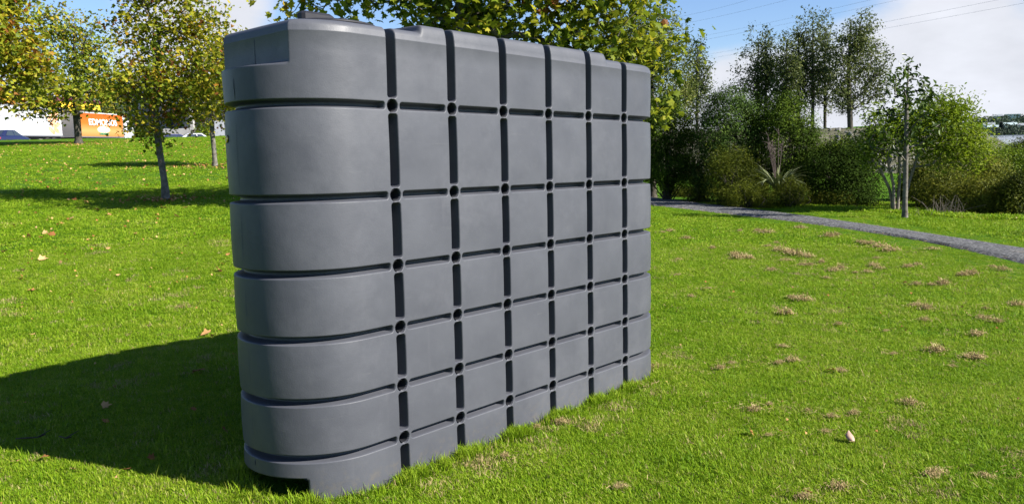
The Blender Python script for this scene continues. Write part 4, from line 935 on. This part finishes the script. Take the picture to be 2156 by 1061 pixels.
ip = ng.nodes.new('GeometryNodeInstanceOnPoints'); ip.inputs['Pick Instance'].default_value = True
def na(nm, ty):
    n = ng.nodes.new('GeometryNodeInputNamedAttribute'); n.data_type = ty; n.inputs[0].default_value = nm; return n.outputs[0]
er = ng.nodes.new('FunctionNodeEulerToRotation'); ng.links.new(na('rot', 'FLOAT_VECTOR'), er.inputs[0])
ng.links.new(gi.outputs[0], ip.inputs['Points']); ng.links.new(ci.outputs[0], ip.inputs['Instance']); ng.links.new(na('idx', 'INT'), ip.inputs['Instance Index'])
ng.links.new(er.outputs[0], ip.inputs['Rotation']); ng.links.new(na('scl', 'FLOAT'), ip.inputs['Scale']); ng.links.new(ip.outputs[0], go.inputs[0])
md = gp.modifiers.new('scatter', 'NODES'); md.node_group = ng
tag(gp, 'mown green grass blades covering the lawn', 'grass', kind='stuff')

# ------------------------------------------------------------------ dry clippings, fallen leaves, twigs
def clump_mesh(seed, n=260):
    rng = np.random.default_rng(seed); V = []; F = []; T = []; k = 0
    el = rng.uniform(1.0, 1.9)
    for i in range(n):
        p = rng.normal(0, 1, 3)*np.array([.42*el, .42, .20]); p[2] = abs(p[2])*max(0.15, 1-.35*(p[0]**2/el+p[1]**2)); d = rng.normal(0, 1, 3); d[2] *= .45; d /= np.linalg.norm(d); s = np.cross(d, [0, 0, 1.0]); s /= np.linalg.norm(s)+1e-6
        L = rng.uniform(.16, .42); w = rng.uniform(.022, .05); e = p+d*L; mid_ = (p+e)/2+np.array([0, 0, .08]); V += [p-s*w, p+s*w, mid_+s*w, mid_-s*w, e]; F += [[k, k+1, k+2, k+3], [k+3, k+2, k+4]]; k += 5; T += [np.clip(rng.normal(.5, .25), 0, .999)]*5
    o = put('clump', V, F, M_clip, None, True, {'tint': T}); me = o.data; bpy.data.objects.remove(o); return me
M_clip = leafmat('dry_clippings', [(.0, (.11, .078, .032)), (.5, (.32, .238, .108)), (1, (.54, .43, .23))], .2, .8, .1)
CM = [clump_mesh(300+k) for k in range(6)]
cl_px = [(1653, 660, 30), (1688, 632, 26), (1668, 628, 18), (1560, 541, 30), (1546, 537, 20), (1578, 545, 16), (1660, 531, 24), (1680, 536, 26), (1640, 527, 22), (1700, 541, 18), (1830, 513, 22), (1850, 520, 24), (1872, 527, 26), (1812, 511, 16), (1745, 497, 22), (1762, 495, 14), (1612, 489, 20), (1595, 487, 12), (1558, 487, 10), (1685, 480, 16), (1616, 519, 12), (1634, 513, 9),
         (1655, 549, 16), (1690, 559, 14), (1730, 553, 14), (1705, 559, 14), (1755, 570, 20), (1770, 565, 14), (1826, 574, 14), (1838, 560, 18), (1850, 566, 14), (1912, 562, 18), (1930, 559, 12), (1624, 569, 18), (1930, 600, 16), (1985, 598, 24), (1960, 601, 14), (2045, 577, 22), (2025, 580, 16), (2110, 569, 16), (2090, 563, 12), (1963, 525, 16), (1845, 545, 10), (1740, 587, 12), (1800, 576, 10),
         (1928, 644, 20), (1950, 651, 22), (1946, 676, 14), (2080, 673, 18), (2100, 680, 16), (2064, 669, 10), (2075, 653, 10), (2140, 643, 20), (2056, 706, 24), (1970, 739, 34), (2045, 754, 28), (2060, 756, 20), (1665, 762, 22), (1648, 732, 16), (1640, 768, 16), (1515, 778, 20), (1540, 768, 12), (1768, 785, 18), (1588, 866, 30), (1620, 856, 14), (1700, 868, 10), (1915, 853, 26), (1750, 881, 18), (1797, 875, 18), (1967, 1003, 34), (1766, 1029, 34), (1694, 1053, 26), (2075, 1010, 20), (1737, 914, 14), (1618, 920, 12), (1303, 1033, 24), (1180, 892, 22), (1130, 905, 16), (1330, 815, 20), (1345, 812, 18), (1378, 778, 26), (1062, 965, 20), (1455, 626, 12), (1425, 580, 10), (1490, 610, 10), (1410, 487, 14), (1395, 490, 10), (1445, 502, 16), (1500, 523, 14), (1428, 548, 10), (1765, 685, 14), (1880, 748, 12), (2005, 775, 10), (1865, 700, 10)]
rngc = np.random.default_rng(31)
own = {(1653, 660): 'largest mounded clump of dry clippings in the middle of the right lawn', (1688, 632): 'double clump of clippings just behind the largest mounded one', (1560, 541): 'wide clump of clippings nearest to the tank before the path', (1872, 527): 'thick end of the longest row of clippings below the young tree', (1970, 739): 'broad clump of clippings on the right lawn left of two joined ones', (2045, 754): 'two joined clumps of clippings near the right edge, larger piece', (1588, 866): 'broad clump of clippings on the near lawn left of the curled leaf', (1967, 1003): 'clump of clippings near the lower right corner', (1766, 1029): 'clump of clippings at the bottom edge below the curled leaf', (1694, 1053): 'clump of clippings cut by the bottom edge of the photo', (1378, 778): 'clump of clippings leaning on the right end of the tank', (1180, 892): 'clump of clippings on the lawn before the middle of the tank', (1303, 1033): 'lone clump of clippings near the bottom edge below the tank', (2056, 706): 'brown clump of clippings near the right edge above the broad one', (1915, 853): 'thin curved wisp of clippings on the near lawn'}
def place_clump(px, py, w, zone):
    p = drop(px, py+w*.15)
    if p is None or in_tank(p.x, p.y, .02): return
    s = w*p.length/FPX/1.7
    o = bpy.data.objects.new('grass_clippings', CM[rngc.integers(0, 6)]); COL.objects.link(o); o.location = (p.x, p.y, p.z+.020); o.rotation_euler = (0, 0, rngc.uniform(-.7, .7)); o.scale = (s, s, s*rngc.uniform(1.2, 1.8))
    tag(o, own.get((px, py), zone[0]), 'grass clippings', zone[1])
for px, py, w in cl_px:
    z = ('clump of dry tan grass clippings at the foot of the tank', 'clippings by the tank') if (px < 1400 and py > 600) else (('clump of dry tan clippings on the lawn just before the gravel path', 'clippings along the path') if py < 615 else ('clump of dry tan clippings on the near lawn right of the tank', 'clippings on the near lawn'))
    place_clump(px, py, w, z)
# loose scraps of the same clippings, raked out round the clumps and along the path edges
rngx = np.random.default_rng(61); SP = []
for px, py, w in cl_px:
    p = drop(px, py+w*.15); n = 22+int(w*1.2); q = rngx.normal(0, 1, (n, 2))*np.array([.014*w, .008*w])*p.length/8
    SP.append(np.stack([p.x+q[:, 0], p.y+q[:, 1]], 1))
for E_, sg_ in ((E0, -1), (E1, 1)):
    k_ = rngx.integers(0, NP, 650); SP.append(E_[k_]+rngx.normal(0, .07, (650, 2)))
SP = np.concatenate(SP); SP = SP[~in_tank(SP[:, 0], SP[:, 1], .02)]; n = len(SP); a_ = rngx.uniform(0, 6.283, n); L_ = rngx.uniform(.007, .024, n)*(.7+.03*np.hypot(SP[:, 0], SP[:, 1])); W_ = rngx.uniform(.0009, .0017, n)*(.5+.09*np.hypot(SP[:, 0], SP[:, 1]))
z_ = H(SP[:, 0], SP[:, 1])+rngx.uniform(.022, .038, n); d_ = np.stack([np.cos(a_), np.sin(a_), rngx.normal(0, .3, n)], 1); c_ = np.stack([-np.sin(a_), np.cos(a_), rngx.normal(0, .4, n)], 1); P_ = np.concatenate([SP, z_[:, None]], 1)
V = np.stack([P_-d_*L_[:, None]-c_*W_[:, None], P_-d_*L_[:, None]+c_*W_[:, None], P_+d_*L_[:, None]+c_*W_[:, None], P_+d_*L_[:, None]-c_*W_[:, None]], 1).reshape(-1, 3)
tag(put('clipping_scraps', V, np.arange(4*n).reshape(-1, 4), M_clip, None, False, {'tint': np.repeat(rngx.uniform(.0, .75, n), 4)}), 'loose scraps of dry clippings strewn over the right lawn', 'grass clippings', kind='stuff')
def leaf_mesh(seed, tmpl=PALM):
    rng = np.random.default_rng(seed); V0, F0 = tmpl; V = V0.copy(); V[:, 2] = .35*(V[:, 0]**2)*rng.uniform(-.5, 2)+.4*V[:, 1]**2*rng.uniform(-.4, 1.6)+rng.normal(0, .05, len(V))
    return V, F0
M_fallen = leafmat('fallen_leaf', [(.0, (.16, .06, .02)), (.45, (.34, .16, .055)), (1, (.52, .33, .15))], .15, .7, .15); LM = []
for k in range(6):
    V, F = leaf_mesh(400+k); o = put('leaf', V, F, M_fallen, None, True, {'tint': np.full(len(V), [.1, .3, .5, .65, .8, .95][k])}); LM.append(o.data); bpy.data.objects.remove(o)
leaf_px = [(463, 573, 24), (150, 463, 16), (90, 549, 18), (68, 615, 16), (435, 708, 24), (450, 712, 14), (398, 569, 12), (10, 533, 14), (150, 735, 14), (68, 710, 12), (418, 788, 30), (223, 862, 20), (223, 898, 16), (408, 870, 14), (474, 914, 18), (33, 983, 16), (228, 527, 10), (116, 525, 10), (66, 532, 8), (372, 458, 14), (345, 440, 12), (157, 422, 14), (130, 473, 10), (205, 444, 12), (230, 454, 14), (470, 560, 10), (48, 574, 8), (128, 556, 8), (250, 584, 10), (150, 625, 12), (320, 975, 12), (95, 974, 10), (480, 540, 10), (110, 497, 14), (95, 494, 12), (60, 500, 10), (270, 999, 14), (300, 470, 8), (420, 481, 10), (285, 495, 8), (160, 1000, 10), (200, 520, 8), (45, 592, 9), (1582, 922, 20), (1750, 787, 22), (1700, 1048, 18), (1905, 600, 8), (28, 508, 10), (475, 500, 8), (390, 440, 10)]
for px, py, w in leaf_px:
    p = drop(px, py); s = max(.05, min(.16, w*p.length/FPX/1.0)); o = bpy.data.objects.new('fallen_leaf', LM[rngc.integers(0, 6)]); COL.objects.link(o); o.location = (p.x, p.y, p.z+.032); o.scale = (s, s, s); o.rotation_euler = (rngc.normal(0, .4), rngc.normal(0, .4), rngc.uniform(0, 6.28))
    z = ('fallen brown leaf on the lawn right of the tank', 'fallen leaves right of the tank') if px > 1000 else (('fallen brown leaf lying in the shadow of the tank', 'fallen leaves in the tank shadow') if (py > 770 and py < 940 and px > 150) else ('fallen brown plane leaf on the sunny lawn left of the tank', 'fallen leaves left of the tank'))
    tag(o, z[0], 'leaf', z[1])
# the pale curled leaf on the near lawn
p = drop(1795, 938); V = []; n = 9
for i in range(n):
    t = i/(n-1); w = .026*math.sin(math.pi*(.10+.90*t)**.9)+.002
    for j in range(7):
        a = (j/6-.5)*3.6; V.append((w*math.sin(a), -w*.8*math.cos(a)+.012*math.sin(t*3), .072*t))
F = [[i*7+j, i*7+j+1, i*7+j+8, i*7+j+7] for i in range(n-1) for j in range(6)]
o = put('curled_leaf', V, F, noisy('pale_leaf', (.27, .16, .12), (.42, .29, .22), 30, .6, .25)); o.location = (p.x, p.y, p.z+.02); o.rotation_euler = (-.75, .35, .4); tag(o, 'pale pink curled leaf standing up in the near lawn', 'leaf')
for (pts, lb) in (([(35, 940), (60, 938), (80, 937), (98, 930)], 'thin bare twig lying in the shadow near the left edge'), ([(126, 934), (140, 938), (152, 935)], 'short forked twig lying in the tank shadow')):
    q = [drop(*a) for a in pts]; mb = MB().tube([(v_.x, v_.y, v_.z+.045) for v_ in q], [.004, .005, .004, .003][:len(q)], 5); c = q[len(q)//2]; mb.tube([(c.x, c.y, c.z+.045), (c.x+.05, c.y+.06, c.z+.07)], [.004, .002], 4)
    tag(mb.build('twig', M_bark_d, None, True), lb, 'twig')
# scattered small leaf litter, thick round the trunks
rng = np.random.default_rng(55); LP = []
for b, n, r_ in ((bA, 420, 2.2), (bB, 160, .55), (bC, 200, 1.0)):
    q = rng.normal(0, r_, (n, 2)); LP.append(np.stack([b.x+q[:, 0], b.y+q[:, 1]*.7], 1))
n = 1000; d = np.sqrt(rng.uniform(81, 3300, n)); az = rng.uniform(-.62, -.30, n); LP.append(np.stack([d*np.sin(az), d*np.cos(az)], 1))
n = 130; d = np.sqrt(rng.uniform(12, 120, n)); az = rng.uniform(-.7, .62, n); LP.append(np.stack([d*np.sin(az), d*np.cos(az)], 1))
LP = np.concatenate(LP); k = ~in_tank(LP[:, 0], LP[:, 1], .05); LP = LP[k]; z = H(LP[:, 0], LP[:, 1])+.045
sz = np.clip(np.hypot(LP[:, 0], LP[:, 1])*.0034, .022, .09)
V0, F0 = STAR; t, b_, nr = rand_rot(rng, len(LP), .75); P3 = np.stack([LP[:, 0], LP[:, 1], z], 1)
V = P3[:, None]+sz[:, None, None]*(V0[None, :, :1]*t[:, None]+V0[None, :, 1:2]*b_[:, None]+V0[None, :, 2:]*nr[:, None]); F = (F0[None]+np.arange(len(LP))[:, None, None]*len(V0)).reshape(-1, 3)
tag(put('leaf_litter', V.reshape(-1, 3), F, M_fallen, None, False, {'tint': np.repeat(rng.uniform(0, 1, len(LP)), len(V0))}), 'small scattered brown and yellow leaf litter on the lawn', 'leaf litter', kind='stuff')
